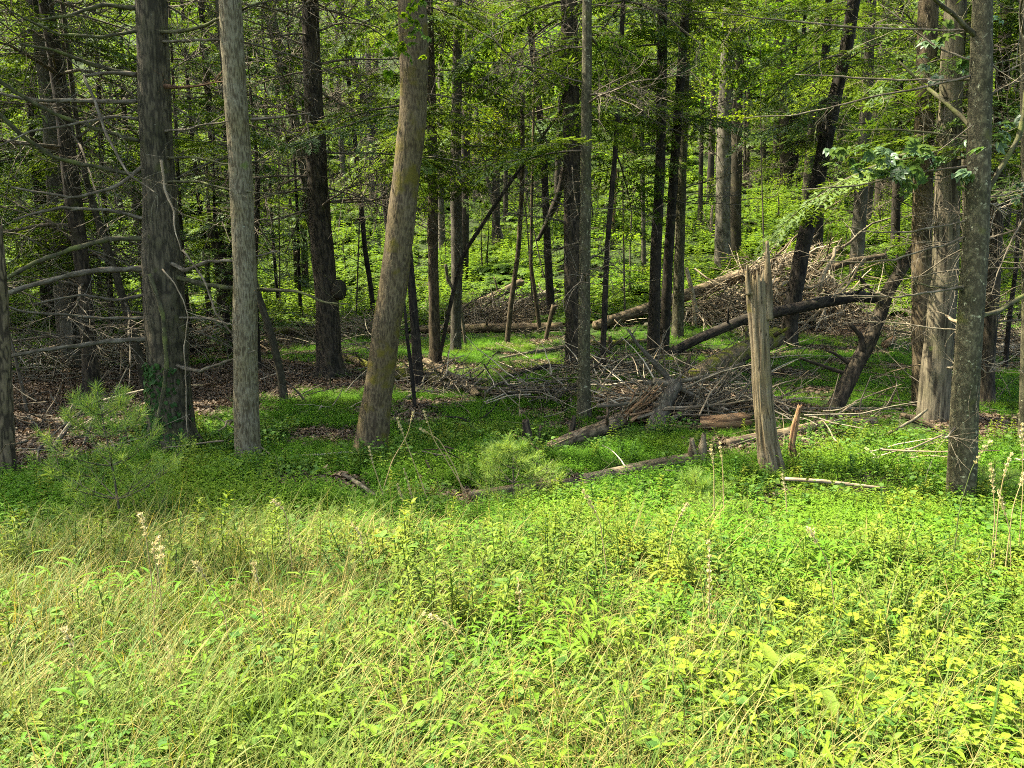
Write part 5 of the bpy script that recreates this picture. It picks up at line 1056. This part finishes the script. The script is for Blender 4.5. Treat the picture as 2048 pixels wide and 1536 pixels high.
# ------------------------------------------------------------------ ground cover (stuff): prototypes scattered by geometry nodes
def scatter(name, protos, pts, rotz, scl, idx, tilt=None, kind='stuff'):
    me = bpy.data.meshes.new(name); N = len(pts); me.vertices.add(N); me.vertices.foreach_set('co', np.asarray(pts, np.float32).ravel())
    rot = np.stack([tilt[:, 0] if tilt is not None else 0 * rotz, tilt[:, 1] if tilt is not None else 0 * rotz, rotz], 1)
    for nm, ty, key, dat in (('rot', 'FLOAT_VECTOR', 'vector', rot), ('scl', 'FLOAT', 'value', scl), ('pick', 'INT', 'value', idx)):
        a = me.attributes.new(nm, ty, 'POINT'); a.data.foreach_set(key, np.asarray(dat, np.int32 if ty == 'INT' else np.float32).ravel())
    o = link(name, me); o['kind'] = kind
    pc = bpy.data.collections.new(name + '_plants')
    for k, m in enumerate(protos):
        po = bpy.data.objects.new('%s_%02d' % (name, k), m); pc.objects.link(po)
    ng = bpy.data.node_groups.new(name, 'GeometryNodeTree'); ng.interface.new_socket('Geometry', in_out='INPUT', socket_type='NodeSocketGeometry'); ng.interface.new_socket('Geometry', in_out='OUTPUT', socket_type='NodeSocketGeometry')
    N_ = ng.nodes; l = ng.links; gi = N_.new('NodeGroupInput'); go = N_.new('NodeGroupOutput'); ip = N_.new('GeometryNodeInstanceOnPoints'); ci = N_.new('GeometryNodeCollectionInfo')
    ci.inputs['Collection'].default_value = pc; ci.inputs['Separate Children'].default_value = True; ci.inputs['Reset Children'].default_value = True
    def attr(nm, ty):
        a = N_.new('GeometryNodeInputNamedAttribute'); a.data_type = ty; a.inputs[0].default_value = nm; return a.outputs[0]
    e = N_.new('FunctionNodeEulerToRotation'); l.new(attr('rot', 'FLOAT_VECTOR'), e.inputs[0])
    l.new(gi.outputs[0], ip.inputs['Points']); l.new(ci.outputs[0], ip.inputs['Instance']); ip.inputs['Pick Instance'].default_value = True
    l.new(attr('pick', 'INT'), ip.inputs['Instance Index']); l.new(e.outputs[0], ip.inputs['Rotation']); l.new(attr('scl', 'FLOAT'), ip.inputs['Scale']); l.new(ip.outputs[0], go.inputs[0])
    mo = o.modifiers.new('scatter', 'NODES'); mo.node_group = ng
    return o
def sample_area(n, y0, y1, power=1.0, k=.70, pad=.6, seed=0):
    r = np.random.default_rng(seed); y = y0 + (y1 - y0) * r.uniform(0, 1, n) ** power; x = r.uniform(-1, 1, n) * (k * y + pad); return x, y, r
def grass_tuft(seed, n, L, W, spread, dry, droop=(.6, 1.9), mat='grass', lean=25):
    r = np.random.default_rng(seed); mb = MB(); a = r.uniform(0, 6.28, n); q = np.sqrt(r.uniform(0, 1, n)) * spread
    v = np.where(r.uniform(0, 1, n) < dry, r.uniform(.75, 1.15, n), r.uniform(0, .45, n))
    blades(mb, np.stack([np.cos(a) * q, np.sin(a) * q, -.02 + 0 * a], -1), r.uniform(0, 6.28, n), R(1) * np.abs(r.normal(0, lean, n)), r.uniform(*L, n), r.uniform(*W, n), v, 6, r.uniform(*droop, n))
    return mb.mesh('tuft', M[mat])
def stilt_tuft(seed, n=16, H=(.10, .22), leaf=(.035, .065), w=(.007, .012), spread=.14, nl=6, mat='stilt'):
    r = np.random.default_rng(seed); mb = MB()
    for k in range(n):
        a, q = r.uniform(0, 6.28), math.sqrt(r.uniform(0, 1)) * spread; h = r.uniform(*H); lx, ly = r.normal(0, .35, 2)
        z = np.linspace(.25, 1, nl) * h; b = np.stack([math.cos(a) * q + lx * z, math.sin(a) * q + ly * z, z], -1); az = r.uniform(0, 6.28) + np.arange(nl) * 3.14 + r.normal(0, .7, nl)
        leaves(mb, b, np.stack([np.cos(az), np.sin(az), r.uniform(-.1, .6, nl)], -1), np.array([0, 0, 1.]), r.uniform(*leaf, nl), r.uniform(*w, nl), np.clip(r.normal(.5, .25, nl), 0, 1), curl=.5)
    return mb.mesh('tuft', M[mat])
def forb(seed, H, leaf, w, n, mat, tip=True, stems=3, spread=.05, whorl=2):
    r = np.random.default_rng(seed); mb = MB(); st = MB()
    for q in range(stems):
        h = H * r.uniform(.65, 1.1); az0 = r.uniform(0, 6.28); lean = r.normal(0, .16, 2); b0 = np.array([*(r.normal(0, spread, 2)), 0]); z = np.linspace(.18, 1, n) ** .9 * h
        p = b0 + np.stack([lean[0] * z, lean[1] * z, z], -1)
        tube(mb, np.concatenate([b0[None], p[::max(1, n // 4)], p[-1:]]), .0022, 3, cap=False, var=.2)
        for s in range(whorl):
            az = az0 + np.arange(n) * 1.6 + s * 6.28 / whorl + r.normal(0, .25, n); f = z / h
            leaves(mb, p, np.stack([np.cos(az), np.sin(az), .15 + .8 * f ** 3 + r.normal(0, .12, n)], -1), np.array([0, 0, 1.]), r.uniform(*leaf, n) * (1 - .45 * f ** 2) * (.5 + .5 * np.minimum(1, f * 3)), r.uniform(*w, n) * (1 - .3 * f), np.clip(.25 + .55 * f + r.normal(0, .12, n), 0, 1), curl=.45)
    return mb.mesh('weed', M[mat])
def low_leaves(seed, n, spread, leaf, mat, h=(.05, .3), wf=.85):
    r = np.random.default_rng(seed); mb = MB(); a = r.uniform(0, 6.28, n); q = np.sqrt(r.uniform(0, 1, n)) * spread; z = r.uniform(*h, n); b = np.stack([np.cos(a) * q, np.sin(a) * q, z], -1)
    L = r.uniform(*leaf, n); az = r.uniform(0, 6.28, n)
    for da in (-.9, 0, .9) if wf < .8 else (0,):
        leaves(mb, b, np.stack([np.cos(az + da), np.sin(az + da), r.normal(0, .25, n)], -1), norm(np.array([0, 0, 1.]) + r.normal(0, .25, (n, 3))), L, L * wf, np.clip(r.normal(.5, .25, n), 0, 1), curl=.15, fold=.1)
    for k in range(0, n, 2): tube(mb, [b[k] * [.6, .6, 0], b[k]], .0014, 3, cap=False, var=.2)
    return mb.mesh('vine', M[mat])
def fern(seed, nf=7, L=.55, mat='fern', np_=12):
    r = np.random.default_rng(seed); mb = MB()
    for k in range(nf):
        az = 6.28 * k / nf + r.normal(0, .3); a = wiggle((0, 0, 0), (math.cos(az) * .6, math.sin(az) * .6, 1), L * r.uniform(.7, 1.1), 7, .03, -2.0, r); tube(mb, a, .0025, 3, cap=False, var=.3)
        f = np.linspace(.2, .99, np_) * 6.99; i = f.astype(int); p = a[i] + (a[i + 1] - a[i]) * (f - i)[:, None]; t = norm(a[i + 1] - a[i]); sd = norm(np.cross(t, (0, 0, 1)))
        for sg in (-1, 1): 
            l = L * .28 * np.sin((f / 7) * 2.9 + .15) + .02
            leaves(mb, p, t * .4 + sd * sg, np.cross(sd, t), l, .045 * L / .55, np.clip(r.normal(.5, .2, np_), 0, 1), curl=.3, fold=.05)
    return mb.mesh('fern', M[mat])

# fine brushwood in and under the heaps
def brush(seed):
    r = np.random.default_rng(seed); mb = MB()
    for k in range(13):
        L = r.uniform(.35, 1.1); p = wiggle(r.normal(0, .2, 3) * [1, 1, .5], norm(r.normal(0, 1, 3) * [1, 1, .35]), L, 4, .12, -.15, r); tube(mb, p, np.linspace(r.uniform(.006, .013), .003, 5), 4, cap=False, var=r.uniform(.2, .9))
    return mb
pb_ = []; r = np.random.default_rng(99)
for (px, py, w, dep, hm, n) in PILES:
    c = G(px, py); t = float(proj(c)[2]); a = r.uniform(0, 6.28, n); q_ = np.sqrt(r.uniform(0, 1, n)); x = c[0] + np.cos(a) * q_ * w / 2 / FPX * t; y = c[1] + np.sin(a) * q_ * dep
    pb_.append(np.stack([x, y, terr(x, y) + .04 + hm * (1 - q_ ** 1.5) * r.uniform(0, 1, n)], 1))
x = r.uniform(-1, 1, 170); y = r.uniform(7, 27, 170); x = x * y * .7; pb_.append(np.stack([x, y, terr(x, y) + .03], 1))
pb_ = np.concatenate(pb_); N = len(pb_)
scatter('brushwood', [brush(k).mesh('brushwood', M[b]) for k, b in enumerate(['dead', 'bleach', 'log', 'bleach', 'dead', 'twig'])], pb_, r.uniform(0, 6.28, N), r.uniform(.7, 1.5, N), r.integers(0, 6, N), r.normal(0, .3, (N, 2)))
# mid-ground stiltgrass lawn
x, y, r = sample_area(52000, 4.6, 27, 1.25, .72, .8, 1); n_ = fbm(np.stack([x * .8, y * .8, 0 * x], -1), 3)
keep = (brownness(x, y) < .35 + .2 * r.uniform(-1, 1, len(x))) & (fbm(np.stack([x * 1.4 + 8, y * 1.4, 0 * x], -1), 3) + r.uniform(-.06, .06, len(x)) < .62) & (r.uniform(0, 1, len(x)) < .35 + 1.3 * n_); x, y = x[keep], y[keep]; uc = uncovered(x, y); k_ = uc > .06; x, y, uc = x[k_], y[k_], uc[k_]; N = len(x)
scatter('stiltgrass', [stilt_tuft(k) for k in range(6)] + [stilt_tuft(10 + k, 22, (.05, .12), (.03, .05), (.007, .011)) for k in range(3)], np.stack([x, y, terr(x, y)], -1), r.uniform(0, 6.28, N), (.5 + .5 * uc) * (1 - .45 * sstep(6.5, 9, y)) * r.uniform(.6, 1.25, N) * (.75 + .6 * fbm(np.stack([x * .5 + 9, y * .5, 0 * x], -1), 2)), r.integers(0, 9, N))
# weeds of the middle ground (4.5 to 9 m)
x, y, r = sample_area(2600, 4.0, 9.5, 1.1, .72, .6, 2); keep = (brownness(x, y) < .5) & (fbm(np.stack([x * 1.3, y * 1.3, 0 * x + 4], -1), 2) > .45); x, y = x[keep], y[keep]; uc = uncovered(x, y); k_ = uc > .3; x, y = x[k_], y[k_]; N = len(x)
scatter('woodland_weeds', [forb(20 + k, .22, (.035, .06), (.018, .028), 8, 'forb' if k % 3 else 'forbdark') for k in range(6)] + [low_leaves(30 + k, 26, .16, (.03, .05), 'vine', (.06, .2)) for k in range(3)], np.stack([x, y, terr(x, y)], -1), r.uniform(0, 6.28, N), r.uniform(.7, 1.4, N), r.integers(0, 9, N))
# foreground grass, weeds, low leaves
x, y, r = sample_area(6600, 1.3, 5.6, 1.0, .72, .5, 3); gr = np.clip(.72 - x * .30 - (y - 3) * .12, .14, 1) * (1 - sstep(-.5, .6, y - 4.6 - 3.2 * (fbm(np.stack([x * .9 + 11, y * .9, 0 * x], -1), 2) - .5))) * (.5 + fbm(np.stack([x * 1.5, y * 1.5, 0 * x], -1), 2)); keep = r.uniform(0, 1, len(x)) < gr; x, y = x[keep], y[keep]; N = len(x)
scatter('meadow_grass', [grass_tuft(50 + k, 32, (.24, .60), (.0035, .0065), .06, .10 + .09 * (k % 3)) for k in range(6)] + [grass_tuft(60 + k, 30, (.22, .50), (.0025, .004), .10, .85, (.5, 2.1)) for k in range(3)] + [grass_tuft(70, 12, (.3, .55), (.008, .012), .04, .05), grass_tuft(71, 9, (.5, .72), (.002, .003), .1, 1.0, (.1, .8), lean=14)],
        np.stack([x, y, terr(x, y)], -1), r.uniform(0, 6.28, N), r.uniform(.7, 1.15, N), r.choice(11, N, p=[.10] * 6 + [.09] * 3 + [.07, .06]), r.normal(0, .12, (N, 2)))
x, y, r = sample_area(5800, 1.5, 5.6, 1.0, .72, .5, 4); fb = (1 - sstep(-.5, .6, y - 4.8 - 3.0 * (fbm(np.stack([x * .8 + 51, y * .8, 0 * x], -1), 2) - .5))) * np.clip(.34 + x * .30 + (y - 3) * .20, .08, .95) * (.45 + 1.1 * fbm(np.stack([x * 1.6 + 3, y * 1.6, 0 * x], -1), 2)); keep = r.uniform(0, 1, len(x)) < fb; x, y = x[keep], y[keep]; N = len(x)
sp_ = fbm(np.stack([x * 1.7 + 60, y * 1.7, 0 * x], -1), 2); sp_ = np.clip(((sp_ - .25) * 2 + r.normal(0, .13, N)) * 10, 0, 9.99).astype(int); sz_ = .75 + .7 * fbm(np.stack([x * 1.2 + 80, y * 1.2, 0 * x], -1), 2)
scatter('meadow_weeds', [forb(80, .36, (.045, .07), (.012, .018), 14, 'forb', stems=3, spread=.04), forb(81, .26, (.03, .045), (.016, .024), 12, 'forbdark', stems=4, spread=.06), forb(82, .42, (.06, .09), (.010, .015), 16, 'forb', stems=2), low_leaves(83, 22, .12, (.035, .055), 'vine', (.05, .3), .6), forb(84, .3, (.05, .075), (.022, .032), 8, 'forb', stems=2),
        forb(85, .40, (.05, .08), (.014, .022), 13, 'forb', stems=3, whorl=3), forb(86, .33, (.07, .10), (.007, .010), 14, 'forbdark', stems=3), low_leaves(87, 22, .12, (.025, .045), 'vine', (.06, .26), .9), forb(88, .45, (.05, .075), (.015, .022), 15, 'forb', stems=2), stilt_tuft(89, 12, (.2, .34), (.06, .10), (.010, .015))],
        np.stack([x, y, terr(x, y)], -1), r.uniform(0, 6.28, N), sz_ * (.72 + .28 * sstep(2.0, 3.2, y)) * r.uniform(.65, 1.15, N) * (1 - .35 * sstep(4.0, 5.0, y)), sp_, r.normal(0, .08, (N, 2)))
x, y, r = sample_area(2400, 1.4, 6.8, 1.0, .72, .5, 5); keep = fbm(np.stack([x * 1.1 + 30, y * 1.1, 0 * x], -1), 2) + .06 * x > .44; x, y = x[keep], y[keep]; uc = uncovered(x, y); k_ = uc > .4; x, y = x[k_], y[k_]; N = len(x)
scatter('creeping_leaves', [low_leaves(110 + k, 24, .15, (.02, .038), 'vine' if k % 2 else 'forb', (.04, .26), [.9, .9, .6][k % 3]) for k in range(6)] + [stilt_tuft(120 + k, 14, (.14, .3), (.05, .09), (.010, .016)) for k in range(3)], np.stack([x, y, terr(x, y)], -1), r.uniform(0, 6.28, N), r.uniform(.8, 1.25, N) * (1 - .4 * sstep(4.4, 5.6, y)), r.integers(0, 9, N))
# yellow-green patches at the lower right
cx = [(P(1750, 1330, 2.7)[0][0], 2.7), (P(1560, 1400, 2.5)[0][0], 2.5), (P(1960, 1420, 2.4)[0][0], 2.4), (P(1620, 1300, 2.9)[0][0], 2.9), (P(1750, 1450, 2.35)[0][0], 2.3), (P(1890, 1280, 3.0)[0][0], 3.0)]
pp = np.concatenate([np.stack([np.random.default_rng(5 + k).normal(a, .34, 16), np.random.default_rng(50 + k).normal(b, .3, 16)], 1) for k, (a, b) in enumerate(cx)]); N = len(pp); r = np.random.default_rng(6)
scatter('yellow_weeds', [low_leaves(130 + k, 18, .11, (.03, .05), 'yellow', (.15, .36), .5) for k in range(4)], np.stack([pp[:, 0], pp[:, 1], terr(pp[:, 0], pp[:, 1])], -1), r.uniform(0, 6.28, N), r.uniform(.7, 1.05, N), r.integers(0, 4, N))
# taller weeds along the edge of the shade
tp = []
for k, (px, py, n, sx) in enumerate([(1760, 1215, 16, .35), (1560, 1240, 8, .3), (1960, 1230, 14, .3), (1180, 1240, 12, .35), (330, 1200, 14, .25), (540, 1190, 16, .35), (780, 1190, 8, .3), (1000, 1300, 8, .3), (80, 1190, 10, .3), (1380, 1290, 9, .3)]):
    c = G(px, py); q = np.random.default_rng(k + 300); tp.append(np.stack([q.normal(c[0], sx, n), q.normal(c[1], .18, n)], 1))
tp = np.concatenate(tp); N = len(tp); r = np.random.default_rng(61)
scatter('tall_weeds', [forb(160 + k, .52, (.075, .11), (.015, .023), 17, 'forb', stems=2, spread=.04, whorl=1 + k % 2) for k in range(5)], np.stack([tp[:, 0], tp[:, 1], terr(tp[:, 0], tp[:, 1])], -1), r.uniform(0, 6.28, N), r.uniform(.6, 1.05, N), r.integers(0, 5, N), r.normal(0, .1, (N, 2)))
# slope: ferns and low greens
x, y, r = sample_area(11000, 23, 75, 1.15, .72, 2, 7); n_ = fbm(np.stack([x * .25, y * .25, 0 * x], -1), 3); keep = (r.uniform(0, 1, len(x)) < n_ * 1.7) & (brownness(x, y) < .4); x, y = x[keep], y[keep]; N = len(x)
scatter('slope_ferns', [fern(140 + k) for k in range(4)] + [forb(150 + k, .5, (.08, .13), (.05, .07), 8, 'fern', stems=4, spread=.16) for k in range(3)], np.stack([x, y, terr(x, y) - .02], -1), r.uniform(0, 6.28, N), r.uniform(.9, 1.9, N) * (1 + (y - 23) * .008), r.integers(0, 7, N))
# brown leaf litter
def litter(seed):
    r = np.random.default_rng(seed); mb = MB(); n = 40; p = np.stack([r.uniform(-.22, .22, n), r.uniform(-.22, .22, n), r.uniform(.003, .03, n)], -1); az = r.uniform(0, 6.28, n)
    leaves(mb, p, np.stack([np.cos(az), np.sin(az), r.normal(0, .25, n)], -1), norm(np.array([0, 0, 1.]) + r.normal(0, .4, (n, 3))), r.uniform(.03, .065, n), r.uniform(.02, .04, n), r.uniform(0, 1, n), curl=.3)
    return mb.mesh('litter', M['litter'])
x, y, r = sample_area(16000, 6, 34, 1.3, .74, 1, 8); keep = (brownness(x, y) > .12) | (fbm(np.stack([x * 1.4 + 8, y * 1.4, 0 * x], -1), 3) + r.uniform(-.05, .05, len(x)) > .60); x, y = x[keep], y[keep]; N = len(x)
scatter('leaf_litter', [litter(k) for k in range(5)], np.stack([x, y, terr(x, y)], -1), r.uniform(0, 6.28, N), r.uniform(.8, 1.4, N), r.integers(0, 5, N))

# ------------------------------------------------------------------ single tall grass stalks, flowers, big weeds
def stalk(label, pts, head, mat='stemred', w=2.7, group=None, foot=None):
    """pts px from the foot to the tip; head: fraction of the stalk the seed head covers"""
    g0 = G(pts[0][0], min(1800, (foot or pts[0][1]))); Yd = g0[1]; W = [P(px, py, Yd)[0] for px, py in pts]; W[0] = np.array([W[0][0], Yd, g0[2]])
    root = thing('grass_stalk', label, 'grass stalk', W[0], group); a, rr, s = resample(W, np.linspace(w, w * .5, len(W)) / 2 * Yd / FPX, .03); mb = MB(); tube(mb, a, rr, 5, s=s, var=.6); part('stem', mb, mat, root)
    r = np.random.default_rng(int(pts[-1][0])); k0 = int(len(a) * (1 - head)); n = 130; i = r.integers(k0, len(a), n); t = norm(a[-1] - a[-2]); sz = .010 + .004 * r.uniform(0, 1, n); lf = MB()
    f = (i - k0) / max(1, len(a) - k0); p = a[i] + r.normal(0, 1, (n, 3)) * (.002 + .0035 * np.sin(f * 3.14))[:, None]
    leaves(lf, p, norm(t[None] + r.normal(0, .45, (n, 3))), norm(r.normal(0, 1, (n, 3))), sz, sz * .4, r.uniform(0, 1, n)); part('seed_head', lf, 'seed', root)
NG = 'tall seeding grass stalks'
for lb, pts, hd, ft in [('tall seed stalk left of the leaning trunk foot, leaning left', [(945, 1010), (905, 940), (868, 880), (848, 824)], .12, None),
                    ('seed stalk crossing in front of the leaning trunk, tip at its right', [(870, 1050), (845, 970), (818, 900), (795, 838)], .14, None),
                    ('thin side stalk with a pale tuft right of the leaning trunk', [(940, 1030), (912, 940), (880, 880), (842, 858)], .10, None),
                    ('branched stalk rising right in the leaning trunk shade', [(760, 1000), (785, 920), (815, 870), (826, 826)], .08, None),
                    ('short seed stalk before the leaning trunk foot', [(775, 1040), (765, 985), (745, 925), (738, 895)], .25, None),
                    ('seed stalk right of the shaded branch, upright', [(832, 1060), (825, 1000), (812, 950), (808, 940)], .5, None),
                    ('drooping seed stalk left of the middle seedling', [(818, 1060), (808, 1010), (795, 970)], .35, None),
                    ('tall reddish seed stalk at the left above the meadow', [(312, 1250), (300, 1130), (288, 1050), (282, 1030)], .15, 1330),
                    ('bent cream seed head above the left meadow', [(330, 1260), (318, 1160), (305, 1095), (316, 1078)], .16, 1340),
                    ('long pale arching stalk in the left meadow', [(470, 1330), (450, 1230), (420, 1170), (392, 1128)], .12, 1420),
                    ('short cream seed head low in the left meadow', [(478, 1400), (474, 1370), (466, 1350)], .6, 1460),
                    ('brown spiky seed head left of centre', [(352, 1420), (345, 1340), (335, 1300)], .4, 1480),
                    ('dark seed stalk in the left meadow, leaning right', [(540, 1300), (522, 1190), (508, 1130)], .14, 1400),
                    ('pale seed stalk rising above the shaded edge, left of centre', [(590, 1160), (580, 1090), (572, 1020), (548, 1002)], .12, 1240),
                    ('cream seed head beside the weeds left of centre', [(740, 1130), (722, 1070), (706, 1050)], .3, 1220),
                    ('straw stalk bending right across the meadow centre', [(990, 1330), (930, 1270), (880, 1240), (850, 1228)], .3, 1420),
                    ('upright brown dock stalk in the centre of the meadow', [(1040, 1270), (1040, 1220), (1037, 1160)], .7, 1370),
                    ('pale seed stalk in the right meadow, near the edge of shade', [(1230, 1150), (1200, 1040), (1168, 985)], .2, 1250),
                    ('thin dark bristle stalk right of centre, upright', [(1420, 1290), (1419, 1160), (1418, 1085)], .5, 1400),
                    ('tall arching stalk right of centre, tip to the upper right', [(1320, 1150), (1345, 1060), (1372, 1011)], .1, 1230),
                    ('long green timothy stalk crossing the nearest right trunk', [(1900, 1140), (1918, 1020), (1945, 930), (1978, 885)], .14, 1260),
                    ('cream headed stalk right of the nearest right trunk', [(1990, 1120), (1998, 1000), (2012, 930), (2022, 910)], .16, 1220),
                    ('forked straw stalk at the right edge', [(1985, 1130), (1990, 1030), (1985, 960), (1982, 930)], .2, 1240),
                    ('rightmost cream seed head, cut by the frame edge', [(2040, 1100), (2046, 980), (2044, 850)], .16, 1200),
                    ('low seed stalk at the right edge, leaning left', [(2035, 1150), (2020, 1060), (1998, 985)], .2, 1260),
                    ('drooping pale stalk at the right edge above the dark gap', [(2010, 1120), (2026, 1010), (2048, 950)], .1, 1230),
                    ('short seed stalk in front of the snag foot', [(1578, 1030), (1572, 985), (1564, 950)], .3, 1090),
                    ('seed stalk below the two pronged stump, left one', [(1432, 1020), (1428, 940), (1422, 892)], .2, 1100),
                    ('seed stalk below the two pronged stump, right one', [(1452, 1010), (1446, 940), (1440, 888)], .2, 1090),
                    ('thin stalk leaning right in the right meadow', [(1690, 1260), (1660, 1130), (1620, 1060)], .12, 1360),
                    ('reddish stem with knots at the far left meadow', [(300, 1330), (308, 1220), (322, 1100)], .1, 1420),
                    ('wiry straw stalk in the lower left meadow', [(200, 1430), (160, 1340), (130, 1260)], .2, 1500)]:
    stalk(lb, pts, hd, 'stemgreen' if 'green' in lb else 'stemred', group=NG, foot=ft)
def big_weed(label, px, py, H, leaf, w, n, mat, seed, name='broadleaf_weed'):
    g0 = G(px, py); root = thing(name, label, 'weed', g0); r = np.random.default_rng(seed); mb = MB(); ax = np.array([g0, g0 + [.01, 0, H * .5], g0 + [r.normal(0, .03), 0, H]]); tube(mb, ax, .0035, 6); part('stem', mb, 'stemgreen', root)
    for k in range(n):
        f = .3 + .68 * k / n; az = k * 1.57 + (k % 2) * 3.14 + r.normal(0, .2); lf = MB(); p = g0 + np.array([0, 0, H * f])
        leaves(lf, p[None], np.array([[math.cos(az), math.sin(az), .35 + .5 * f]]), np.array([[0, 0, 1.]]), leaf * r.uniform(.7, 1.1), w, r.uniform(.3, .8), curl=.35); part('leaf', lf, mat, root)
big_weed('broad leaved milkweed with one tall leaf at the lower right', 1545, 1500, .34, .13, .05, 9, 'forb', 1)
big_weed('big leaved weed low at the right of the meadow', 1660, 1610, .30, .13, .045, 8, 'forb', 2)
big_weed('spiky willow leaved weed at the right edge', 1930, 1240, .42, .11, .022, 14, 'forb', 3)
big_weed('upright leafy weed in the right meadow, lit on top', 1770, 1230, .40, .10, .024, 16, 'forb', 4)
big_weed('pale topped leafy weed right of centre', 1180, 1300, .38, .09, .022, 16, 'forb', 5)
big_weed('tall yellowish leafy weed at the left meadow edge', 350, 1240, .38, .085, .024, 18, 'forb', 6)
big_weed('bushy light green weed left of centre at the shade edge', 540, 1230, .36, .08, .022, 18, 'forb', 7)
big_weed('leafy weed at the shade edge near the middle', 760, 1190, .32, .08, .024, 14, 'forb', 8)
big_weed('small pale leaved sprig beside the ash foot', 560, 990, .34, .06, .022, 12, 'vine', 9)
big_weed('three leaved yellow weed at the lower middle', 1190, 1560, .26, .10, .04, 7, 'yellow', 10)
def flower(label, px, py, mat='flower'):
    c = G(px, py + 90); h, t = P(px, py, c[1]); root = thing('wildflower', label, 'flower', c); mb = MB(); tube(mb, [c, (c + h) / 2 + [.01, 0, 0], h], .0015, 4); part('stem', mb, 'stemgreen', root)
    r = np.random.default_rng(px); n = 40; d = norm(r.normal(0, 1, (n, 3)) + [0, 0, .6]); lf = MB(); leaves(lf, np.repeat(h[None], n, 0), d, norm(r.normal(0, 1, (n, 3))), .014, .004, r.uniform(0, 1, n)); part('bloom', lf, mat, root)
flower('pink clover-like bloom low at the right corner', 1950, 1528); flower('faded mauve seed puff right of centre', 1290, 1240, 'seed'); flower('faded mauve puff below the first, right of centre', 1284, 1312, 'seed'); flower('small lilac bloom at the lower right', 1735, 1335); flower('second faded puff left of the first, right of centre', 1205, 1252, 'seed')
from collections import defaultdict
same = defaultdict(list)
for o in SC.objects:
    if o.get('category') and o.get('label') and o.get('group') != 'trees beside the view': same[o['label']].append(o)
for lb, os_ in same.items():
    os_.sort(key=lambda o: float(proj(np.array(o.location))[0]))
    words = {2: ['left one', 'right one'], 3: ['left one', 'middle one', 'right one'], 4: ['leftmost', 'second from left', 'third from left', 'rightmost']}.get(len(os_))
    if words:
        for o, w_ in zip(os_, words):
            if len((lb + ' ' + w_).split()) <= 16: o['label'] = lb + ', ' + w_
print('OBJECTS', len(SC.objects), 'TRIS', sum(len(m.loops) - 2 * len(m.polygons) for m in bpy.data.meshes), 'BACK', back)
